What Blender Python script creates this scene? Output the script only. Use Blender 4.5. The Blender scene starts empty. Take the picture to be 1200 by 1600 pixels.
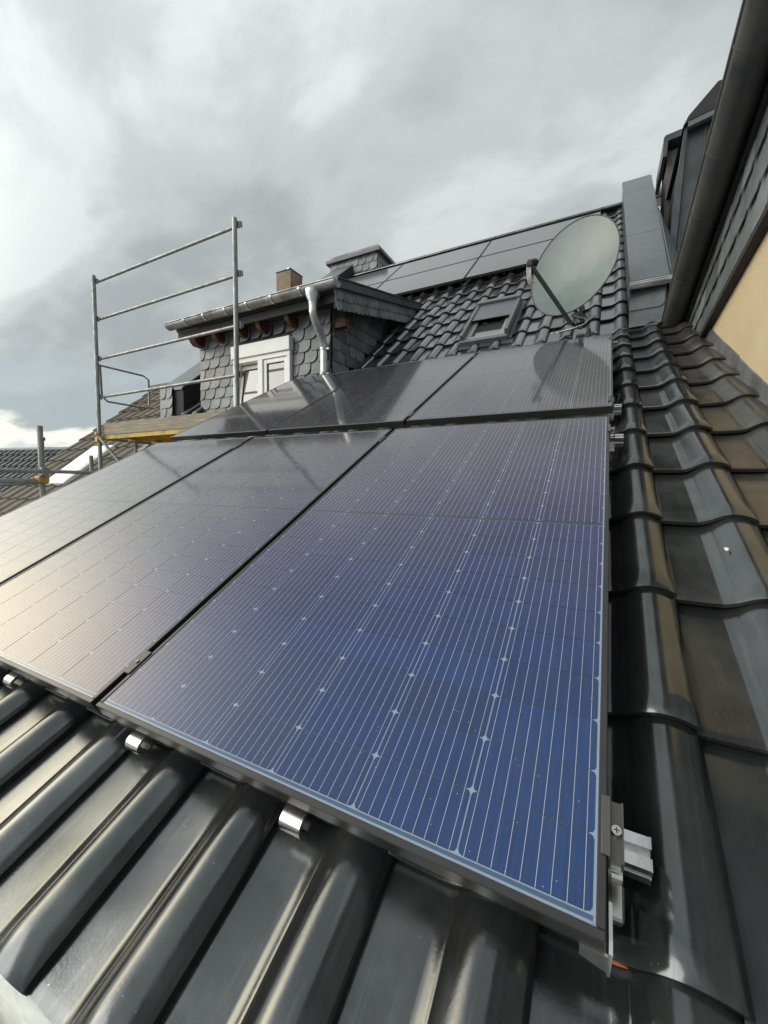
import bpy, math, random
from mathutils import Matrix, Vector
random.seed(7)
C = bpy.context.scene
R = math.radians
COL = C.collection

# ---------------------------------------------------------------- camera
F_PX = 637.09
cam_d = bpy.data.cameras.new('camera')
cam_d.sensor_fit = 'VERTICAL'
cam_d.sensor_height = 24.0
cam_d.sensor_width = 18.0
cam_d.lens = F_PX / 1600.0 * 24.0
cam_d.clip_start = 0.02
cam_d.clip_end = 3000
cam = bpy.data.objects.new('camera', cam_d)
COL.objects.link(cam)
RW = ((0.88480562, 0.46586501, 0.00942418), (0.03954485, -0.05492349, -0.99770718), (-0.46427925, 0.88314959, -0.06701917))
rx, ry, rz = (Vector(r) for r in RW)
CAM = Vector((-0.0276, -0.4960, 0.5139))
cam.matrix_world = Matrix.Translation(CAM) @ Matrix((rx, -ry, -rz)).transposed().to_4x4()
C.camera = cam

# ---------------------------------------------------------------- world, sun, exposure
SUN = Vector((-0.62, -0.70, 0.42)).normalized()      # the veiled sun
GLOW = Vector((-0.92, -0.18, 0.41)).normalized()     # centre of a bright sky lobe out of view, shaped for panel glare
w = bpy.data.worlds.new('World')
C.world = w
w.use_nodes = True
nt = w.node_tree
for n in list(nt.nodes):
    nt.nodes.remove(n)


def nd(nt, t, **kw):
    n = nt.nodes.new(t)
    for k, v in kw.items():
        setattr(n, k, v)
    return n


def setin(n, **kw):
    for k, v in kw.items():
        n.inputs[k.replace('_', ' ')].default_value = v


def link(nt, a, b):
    nt.links.new(a, b)


def mth(nt, op, a, b=None, c=None, clamp=False):
    n = nd(nt, 'ShaderNodeMath', operation=op, use_clamp=clamp)
    for i, v in enumerate((a, b, c)):
        if v is None:
            continue
        if isinstance(v, (int, float)):
            n.inputs[i].default_value = v
        else:
            link(nt, v, n.inputs[i])
    return n.outputs[0]


def ramp(nt, val, stops, interp='LINEAR'):
    n = nd(nt, 'ShaderNodeValToRGB')
    cr = n.color_ramp
    cr.interpolation = interp
    while len(cr.elements) < len(stops):
        cr.elements.new(0.5)
    for e, (p, c) in zip(cr.elements, stops):
        e.position = p
        e.color = (*c, 1) if len(c) == 3 else c
    link(nt, val, n.inputs[0])
    return n.outputs[0]


def mixc(nt, fac, a, b, mode='MIX'):
    n = nd(nt, 'ShaderNodeMix', data_type='RGBA', blend_type=mode)
    for i, v in ((0, fac), (6, a), (7, b)):
        if isinstance(v, (int, float)):
            n.inputs[i].default_value = v
        elif isinstance(v, tuple):
            n.inputs[i].default_value = (*v, 1) if len(v) == 3 else v
        else:
            link(nt, v, n.inputs[i])
    return n.outputs[2]


SK_ROT, SK_X, SK_Y = 140, 3.3, 6.4
out = nd(nt, 'ShaderNodeOutputWorld')
bg = nd(nt, 'ShaderNodeBackground')
bg.inputs['Strength'].default_value = 0.10
sky = nd(nt, 'ShaderNodeTexSky', sky_type='NISHITA', sun_disc=False)
sky.sun_elevation = math.asin(SUN.z)
sky.sun_rotation = math.atan2(SUN.x, SUN.y)
tc = nd(nt, 'ShaderNodeTexCoord')
nrm = nd(nt, 'ShaderNodeVectorMath', operation='NORMALIZE')
link(nt, tc.outputs['Generated'], nrm.inputs[0])
sep = nd(nt, 'ShaderNodeSeparateXYZ')
link(nt, nrm.outputs[0], sep.inputs[0])
dz = mth(nt, 'MAXIMUM', sep.outputs[2], 0.0)
den = mth(nt, 'ADD', dz, 0.38)
px_ = mth(nt, 'DIVIDE', sep.outputs[0], den)
py_ = mth(nt, 'DIVIDE', sep.outputs[1], den)
cmb = nd(nt, 'ShaderNodeCombineXYZ')
link(nt, px_, cmb.inputs[0]); link(nt, py_, cmb.inputs[1])
cmb.inputs[2].default_value = 3.7


def cloud_noise(scale, detail, rough, dist, rot, off, sx=1.0, sy=1.0):
    mp = nd(nt, 'ShaderNodeMapping')
    mp.inputs['Rotation'].default_value = (0, 0, rot)
    mp.inputs['Scale'].default_value = (sx, sy, 1)
    mp.inputs['Location'].default_value = off
    link(nt, cmb.outputs[0], mp.inputs[0])
    n = nd(nt, 'ShaderNodeTexNoise')
    setin(n, Scale=scale, Detail=detail, Roughness=rough, Distortion=dist)
    link(nt, mp.outputs[0], n.inputs['Vector'])
    return n.outputs[0]


n1 = cloud_noise(1.05, 3.0, 0.45, 0.4, R(SK_ROT), (SK_X, SK_Y, 0), 1.0, 1.7)
n2 = cloud_noise(2.6, 6.0, 0.55, 0.35, R(SK_ROT), (7.1, 0.4, 0), 1.0, 1.5)
n3 = cloud_noise(8.0, 6.0, 0.62, 0.5, R(SK_ROT), (1.1, 5.4, 0), 1.0, 1.5)
nn = mth(nt, 'ADD', mth(nt, 'ADD', mth(nt, 'MULTIPLY', n1, 0.56), mth(nt, 'MULTIPLY', n2, 0.36)), mth(nt, 'MULTIPLY', n3, 0.08))
thick = ramp(nt, nn, [(0.395, (0, 0, 0)), (0.465, (0.5, 0.5, 0.5)), (0.58, (1, 1, 1))], 'EASE')       # 0 = thin bright cloud, 1 = thick grey cloud
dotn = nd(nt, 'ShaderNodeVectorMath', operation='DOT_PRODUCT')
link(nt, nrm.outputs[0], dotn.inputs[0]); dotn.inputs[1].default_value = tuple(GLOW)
dglow = mth(nt, 'MAXIMUM', dotn.outputs['Value'], 0.0)
glow_w = mth(nt, 'POWER', dglow, 2.0)
glow_n = mth(nt, 'POWER', dglow, 25.0)
# brightness of the cloud deck: raised round GLOW for panel glare, greyer away from it
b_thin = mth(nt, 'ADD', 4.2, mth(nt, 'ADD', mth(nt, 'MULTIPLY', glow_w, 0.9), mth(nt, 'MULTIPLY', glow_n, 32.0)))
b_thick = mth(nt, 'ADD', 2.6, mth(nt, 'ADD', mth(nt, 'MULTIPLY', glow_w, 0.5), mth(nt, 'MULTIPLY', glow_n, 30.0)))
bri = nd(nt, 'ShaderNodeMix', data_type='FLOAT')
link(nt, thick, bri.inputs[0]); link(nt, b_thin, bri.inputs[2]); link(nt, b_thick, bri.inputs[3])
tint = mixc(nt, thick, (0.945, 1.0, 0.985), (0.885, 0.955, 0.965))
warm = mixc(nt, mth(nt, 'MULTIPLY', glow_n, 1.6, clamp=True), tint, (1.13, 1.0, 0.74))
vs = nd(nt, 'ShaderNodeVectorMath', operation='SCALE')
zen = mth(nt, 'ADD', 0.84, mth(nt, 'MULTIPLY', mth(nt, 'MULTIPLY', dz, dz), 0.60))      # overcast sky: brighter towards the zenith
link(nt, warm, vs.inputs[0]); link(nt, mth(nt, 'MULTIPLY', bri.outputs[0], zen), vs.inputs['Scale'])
# a slate-blue bank of cloud low over the horizon with a warm clear slit beneath it
wob = mth(nt, 'MULTIPLY', mth(nt, 'SUBTRACT', n2, 0.5), 0.16)
el = mth(nt, 'ADD', dz, wob)
bank = ramp(nt, el, [(0.10, (0, 0, 0)), (0.135, (1, 1, 1)), (0.18, (1, 1, 1)), (0.25, (0, 0, 0))], 'EASE')
slit = ramp(nt, el, [(0.055, (0, 0, 0)), (0.075, (1, 1, 1)), (0.105, (1, 1, 1)), (0.13, (0, 0, 0))], 'EASE')
low = ramp(nt, el, [(0.05, (1, 1, 1)), (0.08, (0, 0, 0))], 'EASE')
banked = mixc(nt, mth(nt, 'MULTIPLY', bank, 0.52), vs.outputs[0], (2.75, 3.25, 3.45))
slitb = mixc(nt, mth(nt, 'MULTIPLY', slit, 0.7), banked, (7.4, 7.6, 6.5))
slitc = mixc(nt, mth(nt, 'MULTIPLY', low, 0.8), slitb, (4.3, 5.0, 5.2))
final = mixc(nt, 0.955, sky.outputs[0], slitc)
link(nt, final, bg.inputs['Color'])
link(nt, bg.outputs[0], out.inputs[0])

sl = bpy.data.lights.new('sun', 'SUN')
sl.energy = 1.1
sl.angle = R(50)
sl.color = (1.0, 0.96, 0.90)
so = bpy.data.objects.new('sun', sl)
COL.objects.link(so)
so.rotation_euler = (-SUN).to_track_quat('-Z', 'Y').to_euler()
so.location = (-20, 3, 9)

vsn = C.view_settings
vsn.view_transform = 'Standard'
vsn.look = 'None'
vsn.exposure = 0.80
vsn.gamma = 1.0
vsn.use_curve_mapping = False

# ---------------------------------------------------------------- helpers
I4 = Matrix.Identity(4)
WM = {}


def thing(name, label, cat, M=None, group=None):
    o = bpy.data.objects.new(name, None)
    o.empty_display_size = 0.1
    COL.objects.link(o)
    M = I4 if M is None else M
    if isinstance(M, (tuple, Vector)):
        M = Matrix.Translation(M)
    o.matrix_world = M
    WM[o.name] = M.copy()
    o['label'] = label
    o['category'] = cat
    if group:
        o['group'] = group
    return o


def put(name, mesh, parent=None, M=None, label=None, kind=None):
    o = bpy.data.objects.new(name, mesh)
    COL.objects.link(o)
    M = M or I4
    if parent is not None:
        o.parent = parent
        o.matrix_basis = WM[parent.name].inverted() @ M
    else:
        o.matrix_basis = M
    WM[o.name] = M.copy()
    if label:
        o['label'] = label
    if kind:
        o['kind'] = kind
    return o


def tag(o, label, cat, group=None):
    o['label'] = label
    o['category'] = cat
    if group:
        o['group'] = group
    return o


class MB:
    def __init__(s):
        s.v = []; s.f = []; s.sm = []; s.mi = []

    def add(s, vs, fs, smooth=False, mi=0, M=None):
        b = len(s.v)
        s.v += [tuple(M @ Vector(p)) if M else tuple(p) for p in vs]
        s.f += [tuple(b + i for i in f) for f in fs]
        s.sm += [smooth] * len(fs)
        s.mi += [mi] * len(fs)
        return s

    def box(s, a, b, M=None, bev=0.0, mi=0):
        x0, y0, z0 = (min(a[i], b[i]) for i in range(3))
        x1, y1, z1 = (max(a[i], b[i]) for i in range(3))
        if bev <= 0:
            vs = [(x0, y0, z0), (x1, y0, z0), (x1, y1, z0), (x0, y1, z0), (x0, y0, z1), (x1, y0, z1), (x1, y1, z1), (x0, y1, z1)]
            fs = [(3, 2, 1, 0), (4, 5, 6, 7), (0, 1, 5, 4), (1, 2, 6, 5), (2, 3, 7, 6), (3, 0, 4, 7)]
            return s.add(vs, fs, M=M, mi=mi)
        e = bev
        vs = []
        for z, i in ((z0, e), (z0 + e, 0), (z1 - e, 0), (z1, e)):
            vs += [(x0 + e, y0 + i, z), (x1 - e, y0 + i, z), (x1 - i, y0 + e, z), (x1 - i, y1 - e, z),
                   (x1 - e, y1 - i, z), (x0 + e, y1 - i, z), (x0 + i, y1 - e, z), (x0 + i, y0 + e, z)]
        fs = [tuple(range(7, -1, -1)), tuple(range(24, 32))]
        for k in range(3):
            for j in range(8):
                a_ = k * 8 + j; b_ = k * 8 + (j + 1) % 8
                fs.append((a_, b_, b_ + 8, a_ + 8))
        return s.add(vs, fs, M=M, mi=mi)

    def tube(s, pts, r, n=12, caps=True, smooth=True, mi=0, M=None):
        pts = [Vector(p) for p in pts]
        rr = r if isinstance(r, (list, tuple)) else [r] * len(pts)
        vs = []; prev = None
        for i, p in enumerate(pts):
            d = (pts[min(i + 1, len(pts) - 1)] - pts[max(i - 1, 0)]).normalized()
            if prev is None:
                u = d.orthogonal().normalized()
            else:
                u = (prev - d * prev.dot(d)).normalized()
            prev = u
            v = d.cross(u)
            for k in range(n):
                a = 2 * math.pi * k / n
                vs.append(p + (u * math.cos(a) + v * math.sin(a)) * rr[i])
        fs = []
        for i in range(len(pts) - 1):
            for k in range(n):
                a = i * n + k; b = i * n + (k + 1) % n
                fs.append((a, b, b + n, a + n))
        s.add(vs, fs, smooth, mi, M)
        if caps:
            s.add(vs[:n], [tuple(range(n - 1, -1, -1))], False, mi, M)
            s.add(vs[-n:], [tuple(range(n))], False, mi, M)
        return s

    def prism(s, poly, a, b, mi=0, M=None, smooth=False):
        """poly: list of 3D points, swept by vector (b-a)"""
        d = Vector(b) - Vector(a)
        n = len(poly)
        vs = [Vector(p) for p in poly] + [Vector(p) + d for p in poly]
        fs = [tuple(range(n - 1, -1, -1)), tuple(range(n, 2 * n))]
        s.add(vs, fs, False, mi, M)
        s.add(vs, [(k, (k + 1) % n, (k + 1) % n + n, k + n) for k in range(n)], smooth, mi, M)
        return s

    def strip(s, prof, a, b, th, mi=0, M=None):
        """an open profile (list of (p,q)) given thickness th, swept along x from a to b; points are (x,p,q)"""
        n = len(prof)
        P = [Vector((p, q)) for p, q in prof]
        inn = []
        for i in range(n):
            d = (P[min(i + 1, n - 1)] - P[max(i - 1, 0)]).normalized()
            inn.append(P[i] + Vector((-d.y, d.x)) * th)
        ring = P + inn[::-1]
        vs = [(a, p.x, p.y) for p in ring] + [(b, p.x, p.y) for p in ring]
        m = len(ring)
        fs = [(k, (k + 1) % m, (k + 1) % m + m, k + m) for k in range(m)]
        s.add(vs, fs, True, mi, M)
        cap = [(k, k + 1, m - 2 - k, m - 1 - k) for k in range(n - 1)]
        s.add(vs[:m], cap, False, mi, M)
        s.add(vs[m:], [tuple(reversed(c)) for c in cap], False, mi, M)
        return s

    def mesh(s, name, *mats):
        me = bpy.data.meshes.new(name)
        me.from_pydata(s.v, [], s.f)
        for m in mats:
            me.materials.append(m)
        me.polygons.foreach_set('use_smooth', s.sm)
        me.polygons.foreach_set('material_index', s.mi)
        me.update()
        return me

    def put(s, name, mats, parent=None, M=None, label=None, kind=None):
        if not isinstance(mats, (list, tuple)):
            mats = [mats]
        return put(name, s.mesh(name, *mats), parent, M, label, kind)


def frame(o, ax, ay):
    ax = Vector(ax).normalized(); ay = Vector(ay)
    az = ax.cross(ay).normalized(); ay = az.cross(ax)
    m = Matrix((ax, ay, az)).transposed().to_4x4()
    return Matrix.Translation(Vector(o)) @ m


# ---------------------------------------------------------------- materials
def mat(name, base=(0.5, 0.5, 0.5), rough=0.5, metal=0.0, spec=0.5, coat=0.0, coat_r=0.05, var=0.0, var_scale=6.0,
        dirt=None, dirt_amt=0.0, dirt_scale=3.0, rvar=0.0, bump=0.0, bump_scale=80.0, objvar=0.0, stretch=(1, 1, 1), speck=0.0):
    m = bpy.data.materials.new(name)
    m.use_nodes = True
    t = m.node_tree
    b = t.nodes['Principled BSDF']
    setin(b, Roughness=rough, Metallic=metal)
    b.inputs['Specular IOR Level'].default_value = spec
    b.inputs['Coat Weight'].default_value = coat
    b.inputs['Coat Roughness'].default_value = coat_r
    c = nd(t, 'ShaderNodeTexCoord')
    oi = nd(t, 'ShaderNodeObjectInfo')
    mp = nd(t, 'ShaderNodeMapping')
    mp.inputs['Scale'].default_value = stretch
    off = nd(t, 'ShaderNodeVectorMath', operation='SCALE')
    off.inputs[0].default_value = (13.0, 7.0, 5.0)
    link(t, oi.outputs['Random'], off.inputs['Scale'])
    link(t, off.outputs[0], mp.inputs['Location'])
    link(t, c.outputs['Object'], mp.inputs[0])
    v = mp.outputs[0]

    def noise(sc, det=5.0, ro=0.6):
        n = nd(t, 'ShaderNodeTexNoise')
        setin(n, Scale=sc, Detail=det, Roughness=ro)
        link(t, v, n.inputs['Vector'])
        return n.outputs[0]
    col = tuple(base)
    if var > 0:
        f = ramp(t, noise(var_scale), [(0.3, (0, 0, 0)), (0.7, (1, 1, 1))])
        col = mixc(t, f, tuple(max(0, x * (1 - var)) for x in base), tuple(x * (1 + var) for x in base))
    if objvar > 0:
        k = mth(t, 'ADD', 1 - objvar, mth(t, 'MULTIPLY', oi.outputs['Random'], 2 * objvar))
        vs = nd(t, 'ShaderNodeVectorMath', operation='SCALE')
        if isinstance(col, tuple):
            vs.inputs[0].default_value = col
        else:
            link(t, col, vs.inputs[0])
        link(t, k, vs.inputs['Scale'])
        col = vs.outputs[0]
    dn = None
    if dirt is not None:
        dn = ramp(t, noise(dirt_scale, 7.0, 0.65), [(0.42, (0, 0, 0)), (0.66, (dirt_amt,) * 3)])
        col = mixc(t, dn, col, tuple(dirt))
    if speck > 0:
        vo = nd(t, 'ShaderNodeTexVoronoi'); setin(vo, Scale=60.0)
        link(t, v, vo.inputs['Vector'])
        sp = mth(t, 'MULTIPLY', mth(t, 'LESS_THAN', vo.outputs['Distance'], 0.06), mth(t, 'GREATER_THAN', noise(21.0, 2.0), 0.56))
        st_ = nd(t, 'ShaderNodeMapping'); st_.inputs['Scale'].default_value = (70, 5, 5)
        link(t, v, st_.inputs[0])
        sn = nd(t, 'ShaderNodeTexNoise'); setin(sn, Scale=1.0, Detail=4, Roughness=0.6)
        link(t, st_.outputs[0], sn.inputs['Vector'])
        strk = ramp(t, sn.outputs[0], [(0.55, (0, 0, 0)), (0.75, (0.35, 0.35, 0.35))])
        col = mixc(t, strk, col, tuple(x * 1.9 for x in base))
        col = mixc(t, mth(t, 'MULTIPLY', sp, speck), col, (0.6, 0.6, 0.57))
    if isinstance(col, tuple):
        b.inputs['Base Color'].default_value = (*col, 1)
    else:
        link(t, col, b.inputs['Base Color'])
    if rvar > 0:
        f = noise(var_scale * 1.7, 6.0, 0.65)
        r_ = mth(t, 'ADD', rough - rvar, mth(t, 'MULTIPLY', f, 2 * rvar))
        if dn is not None:
            r_ = mth(t, 'ADD', r_, mth(t, 'MULTIPLY', dn, 0.3))
        link(t, mth(t, 'MAXIMUM', r_, 0.03), b.inputs['Roughness'])
    if bump > 0:
        bn = nd(t, 'ShaderNodeBump')
        setin(bn, Strength=bump, Distance=0.002)
        link(t, noise(bump_scale, 4.0, 0.6), bn.inputs['Height'])
        link(t, bn.outputs[0], b.inputs['Normal'])
    return m


M_tile = mat('glazed_black_tile', (0.125, 0.134, 0.138), 0.145, metal=0.84, spec=0.85, var=0.10, var_scale=9, rvar=0.06,
             dirt=(0.20, 0.21, 0.205), dirt_amt=0.38, dirt_scale=4.5, bump=0.07, bump_scale=160, objvar=0.2, speck=0.6)
M_tile_dusty = mat('dusty_glazed_tile', (0.105, 0.104, 0.10), 0.24, metal=0.62, spec=0.7, var=0.3, var_scale=9, rvar=0.10,
                   dirt=(0.125, 0.118, 0.106), dirt_amt=0.65, dirt_scale=3.2, bump=0.1, bump_scale=120, objvar=0.25, speck=0.7)
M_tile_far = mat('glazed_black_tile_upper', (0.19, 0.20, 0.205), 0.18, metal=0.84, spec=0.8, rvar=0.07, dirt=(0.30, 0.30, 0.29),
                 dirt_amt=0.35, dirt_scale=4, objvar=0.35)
M_tile_edge = mat('tile_edge', (0.022, 0.022, 0.021), 0.45, var=0.3)
M_deck = mat('dark_underlay', (0.012, 0.012, 0.012), 0.9)
M_alu = mat('mill_aluminium', (0.75, 0.75, 0.74), 0.28, metal=1.0, var=0.12, rvar=0.1, bump=0.15, bump_scale=60)
M_steel = mat('stainless_steel', (0.62, 0.61, 0.59), 0.26, metal=1.0, var=0.12, rvar=0.1)
M_frame = mat('anodised_frame', (0.055, 0.055, 0.054), 0.33, metal=0.5, spec=0.7, var=0.15, rvar=0.08)
M_clamp = mat('anodised_clamp', (0.16, 0.155, 0.145), 0.36, metal=0.8, var=0.15)
M_black = mat('black_rubber', (0.012, 0.012, 0.012), 0.5)
M_zinc = mat('zinc_sheet', (0.42, 0.44, 0.45), 0.42, metal=0.85, var=0.25, var_scale=7, rvar=0.14, dirt=(0.13, 0.13, 0.125),
             dirt_amt=0.6, dirt_scale=5)
M_zinc_bright = mat('bright_zinc', (0.66, 0.68, 0.69), 0.32, metal=0.9, var=0.2, var_scale=9, rvar=0.15)
M_zinc_dark = mat('weathered_dark_gutter', (0.088, 0.092, 0.088), 0.36, metal=0.35, spec=0.6, var=0.3, var_scale=5, rvar=0.14,
                  dirt=(0.13, 0.115, 0.085), dirt_amt=0.55, dirt_scale=7)
M_sheet = mat('grey_coated_sheet', (0.115, 0.13, 0.145), 0.36, metal=0.2, spec=0.6, var=0.10, rvar=0.07)
M_sheet_dark = mat('dark_coated_sheet', (0.055, 0.062, 0.07), 0.35, metal=0.2, spec=0.6, var=0.25, var_scale=3, rvar=0.12,
                   dirt=(0.12, 0.12, 0.12), dirt_amt=0.4)
M_sheet_brown = mat('brown_sheet', (0.085, 0.080, 0.076), 0.5, metal=0.2, var=0.25, var_scale=4)
M_slate = mat('slate', (0.135, 0.153, 0.163), 0.42, spec=0.5, var=0.28, var_scale=8, rvar=0.12, bump=0.5, bump_scale=45,
              objvar=0.38)
M_timber = mat('stained_timber', (0.095, 0.033, 0.020), 0.55, var=0.35, var_scale=12)
M_white = mat('white_plastic', (0.88, 0.89, 0.88), 0.35, var=0.04)
M_soffit = mat('dark_soffit', (0.022, 0.022, 0.024), 0.7)
M_glass = mat('window_glass', (0.02, 0.024, 0.026), 0.03, spec=0.9, coat=1.0, coat_r=0.02)
M_curtain = mat('pale_curtain', (0.55, 0.56, 0.55), 0.8, var=0.15, var_scale=4)
M_galv = mat('galvanised_tube', (0.30, 0.315, 0.32), 0.46, metal=0.7, var=0.25, var_scale=14, rvar=0.12, dirt=(0.2, 0.19, 0.17),
             dirt_amt=0.5, dirt_scale=9)
M_yellow = mat('yellow_deck_edge', (0.56, 0.36, 0.03), 0.5, var=0.2, var_scale=6, dirt=(0.16, 0.12, 0.05), dirt_amt=0.7, dirt_scale=7)
M_wood = mat('weathered_board', (0.31, 0.27, 0.20), 0.75, var=0.35, var_scale=5, stretch=(1, 8, 14), dirt=(0.15, 0.14, 0.11),
             dirt_amt=0.55, bump=0.5)
M_dish = mat('grey_green_dish', (0.125, 0.162, 0.160), 0.33, spec=0.6, var=0.06, rvar=0.05, dirt=(0.3, 0.33, 0.32), dirt_amt=0.25,
             dirt_scale=5)
M_dishback = mat('dark_dish_arm', (0.035, 0.055, 0.052), 0.4, var=0.1)
M_wire = mat('white_cable', (0.66, 0.66, 0.64), 0.4)
M_brick = mat('old_chimney_masonry', (0.24, 0.205, 0.16), 0.85, var=0.4, var_scale=5, dirt=(0.33, 0.16, 0.05), dirt_amt=0.8, dirt_scale=4)
M_lead = mat('lead_flashing', (0.17, 0.175, 0.18), 0.5, metal=0.3, var=0.3, var_scale=9, rvar=0.12, bump=0.4, bump_scale=30)
M_brown_tile = mat('weathered_brown_tile', (0.125, 0.105, 0.085), 0.72, var=0.4, var_scale=2.5, dirt=(0.07, 0.065, 0.045), dirt_amt=0.7,
                   dirt_scale=5)
M_grey_tile = mat('grey_pantile', (0.085, 0.10, 0.11), 0.38, objvar=0.3, var=0.2)
M_render_grey = mat('grey_render_wall', (0.42, 0.41, 0.38), 0.9, var=0.1)
M_mortar = mat('ridge_mortar', (0.2, 0.2, 0.19), 0.9)


def stucco():
    m = bpy.data.materials.new('yellow_stucco')
    m.use_nodes = True
    t = m.node_tree
    b = t.nodes['Principled BSDF']
    setin(b, Roughness=0.88)
    c = nd(t, 'ShaderNodeTexCoord')
    n1 = nd(t, 'ShaderNodeTexNoise'); setin(n1, Scale=2.2, Detail=8, Roughness=0.7)
    n2 = nd(t, 'ShaderNodeTexNoise'); setin(n2, Scale=95, Detail=5, Roughness=0.65)
    link(t, c.outputs['Object'], n1.inputs['Vector']); link(t, c.outputs['Object'], n2.inputs['Vector'])
    col = ramp(t, n1.outputs[0], [(0.3, (0.49, 0.395, 0.235)), (0.52, (0.56, 0.46, 0.285)), (0.7, (0.61, 0.51, 0.335))])
    col2 = mixc(t, 0.35, col, ramp(t, n2.outputs[0], [(0.3, (0.42, 0.33, 0.19)), (0.7, (0.67, 0.55, 0.36))]))
    link(t, col2, b.inputs['Base Color'])
    bn = nd(t, 'ShaderNodeBump'); setin(bn, Strength=0.6, Distance=0.004)
    link(t, n2.outputs[0], bn.inputs['Height']); link(t, bn.outputs[0], b.inputs['Normal'])
    return m


M_stucco = stucco()

CW, CH = 0.1660, 0.0843


def cell_material():
    m = bpy.data.materials.new('solar_cell')
    m.use_nodes = True
    t = m.node_tree
    b = t.nodes['Principled BSDF']
    c = nd(t, 'ShaderNodeTexCoord')
    oi = nd(t, 'ShaderNodeObjectInfo')
    s = nd(t, 'ShaderNodeSeparateXYZ')
    link(t, c.outputs['Object'], s.inputs[0])
    x, y = s.outputs[0], s.outputs[1]
    pitch = CW / 9
    fr = mth(t, 'FRACT', mth(t, 'DIVIDE', x, pitch))
    dline = mth(t, 'ABSOLUTE', mth(t, 'SUBTRACT', fr, 0.5))
    bus = mth(t, 'LESS_THAN', dline, 0.5 * 0.00066 / pitch)
    # cell body: deep blue with faint streaks along the cell and a per-cell tone
    off = nd(t, 'ShaderNodeVectorMath', operation='SCALE'); off.inputs[0].default_value = (31.0, 17.0, 3.0)
    link(t, oi.outputs['Random'], off.inputs['Scale'])
    mp = nd(t, 'ShaderNodeMapping'); mp.inputs['Scale'].default_value = (420, 9, 1)
    link(t, c.outputs['Object'], mp.inputs[0]); link(t, off.outputs[0], mp.inputs['Location'])
    st = nd(t, 'ShaderNodeTexNoise'); setin(st, Scale=1.0, Detail=2, Roughness=0.5)
    link(t, mp.outputs[0], st.inputs['Vector'])
    # silicon-nitride film: blue seen steeply, violet then near black at grazing angles (interference colour of the film)
    lw = nd(t, 'ShaderNodeLayerWeight'); lw.inputs['Blend'].default_value = 0.5
    film_c = ramp(t, lw.outputs['Facing'], [(0.10, (0.0012, 0.036, 0.150)), (0.30, (0.005, 0.031, 0.140)), (0.50, (0.022, 0.019, 0.098)),
                                            (0.70, (0.030, 0.024, 0.036)), (0.86, (0.009, 0.009, 0.010))])
    base = mixc(t, 1.0, film_c, ramp(t, st.outputs[0], [(0.32, (0.80, 0.80, 0.80)), (0.68, (1.2, 1.2, 1.2))]), 'MULTIPLY')
    tone = mixc(t, mth(t, 'MULTIPLY', oi.outputs['Random'], 0.30), base, (0.009, 0.012, 0.030))
    edge = mth(t, 'GREATER_THAN', mth(t, 'ABSOLUTE', mth(t, 'SUBTRACT', y, CH / 2)), CH / 2 - 0.0006)
    tone2 = mixc(t, mth(t, 'MULTIPLY', edge, 0.8), tone, (0.004, 0.006, 0.012))
    withbus = mixc(t, bus, tone2, (0.50, 0.54, 0.58))
    # dust specks on the glass
    mp2 = nd(t, 'ShaderNodeVectorMath', operation='ADD')
    link(t, c.outputs['Object'], mp2.inputs[0]); link(t, off.outputs[0], mp2.inputs[1])
    vo = nd(t, 'ShaderNodeTexVoronoi'); setin(vo, Scale=85.0)
    link(t, mp2.outputs[0], vo.inputs['Vector'])
    big = nd(t, 'ShaderNodeTexNoise'); setin(big, Scale=33.0, Detail=2)
    link(t, mp2.outputs[0], big.inputs['Vector'])
    speck = mth(t, 'MULTIPLY', mth(t, 'LESS_THAN', vo.outputs['Distance'], 0.075), mth(t, 'GREATER_THAN', big.outputs[0], 0.54))
    fin = mixc(t, mth(t, 'MULTIPLY', speck, 0.55), withbus, (0.5, 0.53, 0.56))
    # thin even film of dust over the glass
    geo = nd(t, 'ShaderNodeNewGeometry')
    dn_ = nd(t, 'ShaderNodeTexNoise'); setin(dn_, Scale=2.6, Detail=7, Roughness=0.62)
    mpd = nd(t, 'ShaderNodeMapping'); mpd.inputs['Scale'].default_value = (2.6, 0.8, 0.8)
    link(t, geo.outputs['Position'], mpd.inputs[0]); link(t, mpd.outputs[0], dn_.inputs['Vector'])
    dust = ramp(t, dn_.outputs[0], [(0.35, (0.004, 0.004, 0.004)), (0.72, (0.022, 0.022, 0.022))])
    film = mixc(t, dust, fin, (0.56, 0.52, 0.50))
    link(t, mth(t, 'ADD', 0.062, mth(t, 'MULTIPLY', dn_.outputs[0], 0.055)), b.inputs['Coat Roughness'])
    link(t, film, b.inputs['Base Color'])
    b.inputs['Roughness'].default_value = 0.5
    b.inputs['Specular IOR Level'].default_value = 0.2
    b.inputs['Coat Weight'].default_value = 1.0
    b.inputs['Coat IOR'].default_value = 1.52
    b.inputs['Coat Roughness'].default_value = 0.085
    return m


M_cell = cell_material()


def laminate_material(name, col, cr=0.085):
    m = mat(name, col, 0.5, spec=0.35, coat=1.0, coat_r=cr)
    m.node_tree.nodes['Principled BSDF'].inputs['Coat IOR'].default_value = 1.40
    return m


M_back = laminate_material('panel_backsheet', (0.26, 0.33, 0.43))
M_backdark = laminate_material('panel_border', (0.05, 0.10, 0.19))
M_ribbon = laminate_material('panel_ribbon', (0.26, 0.33, 0.42))
M_seam = laminate_material('panel_seam', (0.03, 0.034, 0.055))
M_farpanel = laminate_material('far_panel_laminate', (0.065, 0.064, 0.072), 0.10)

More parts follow.
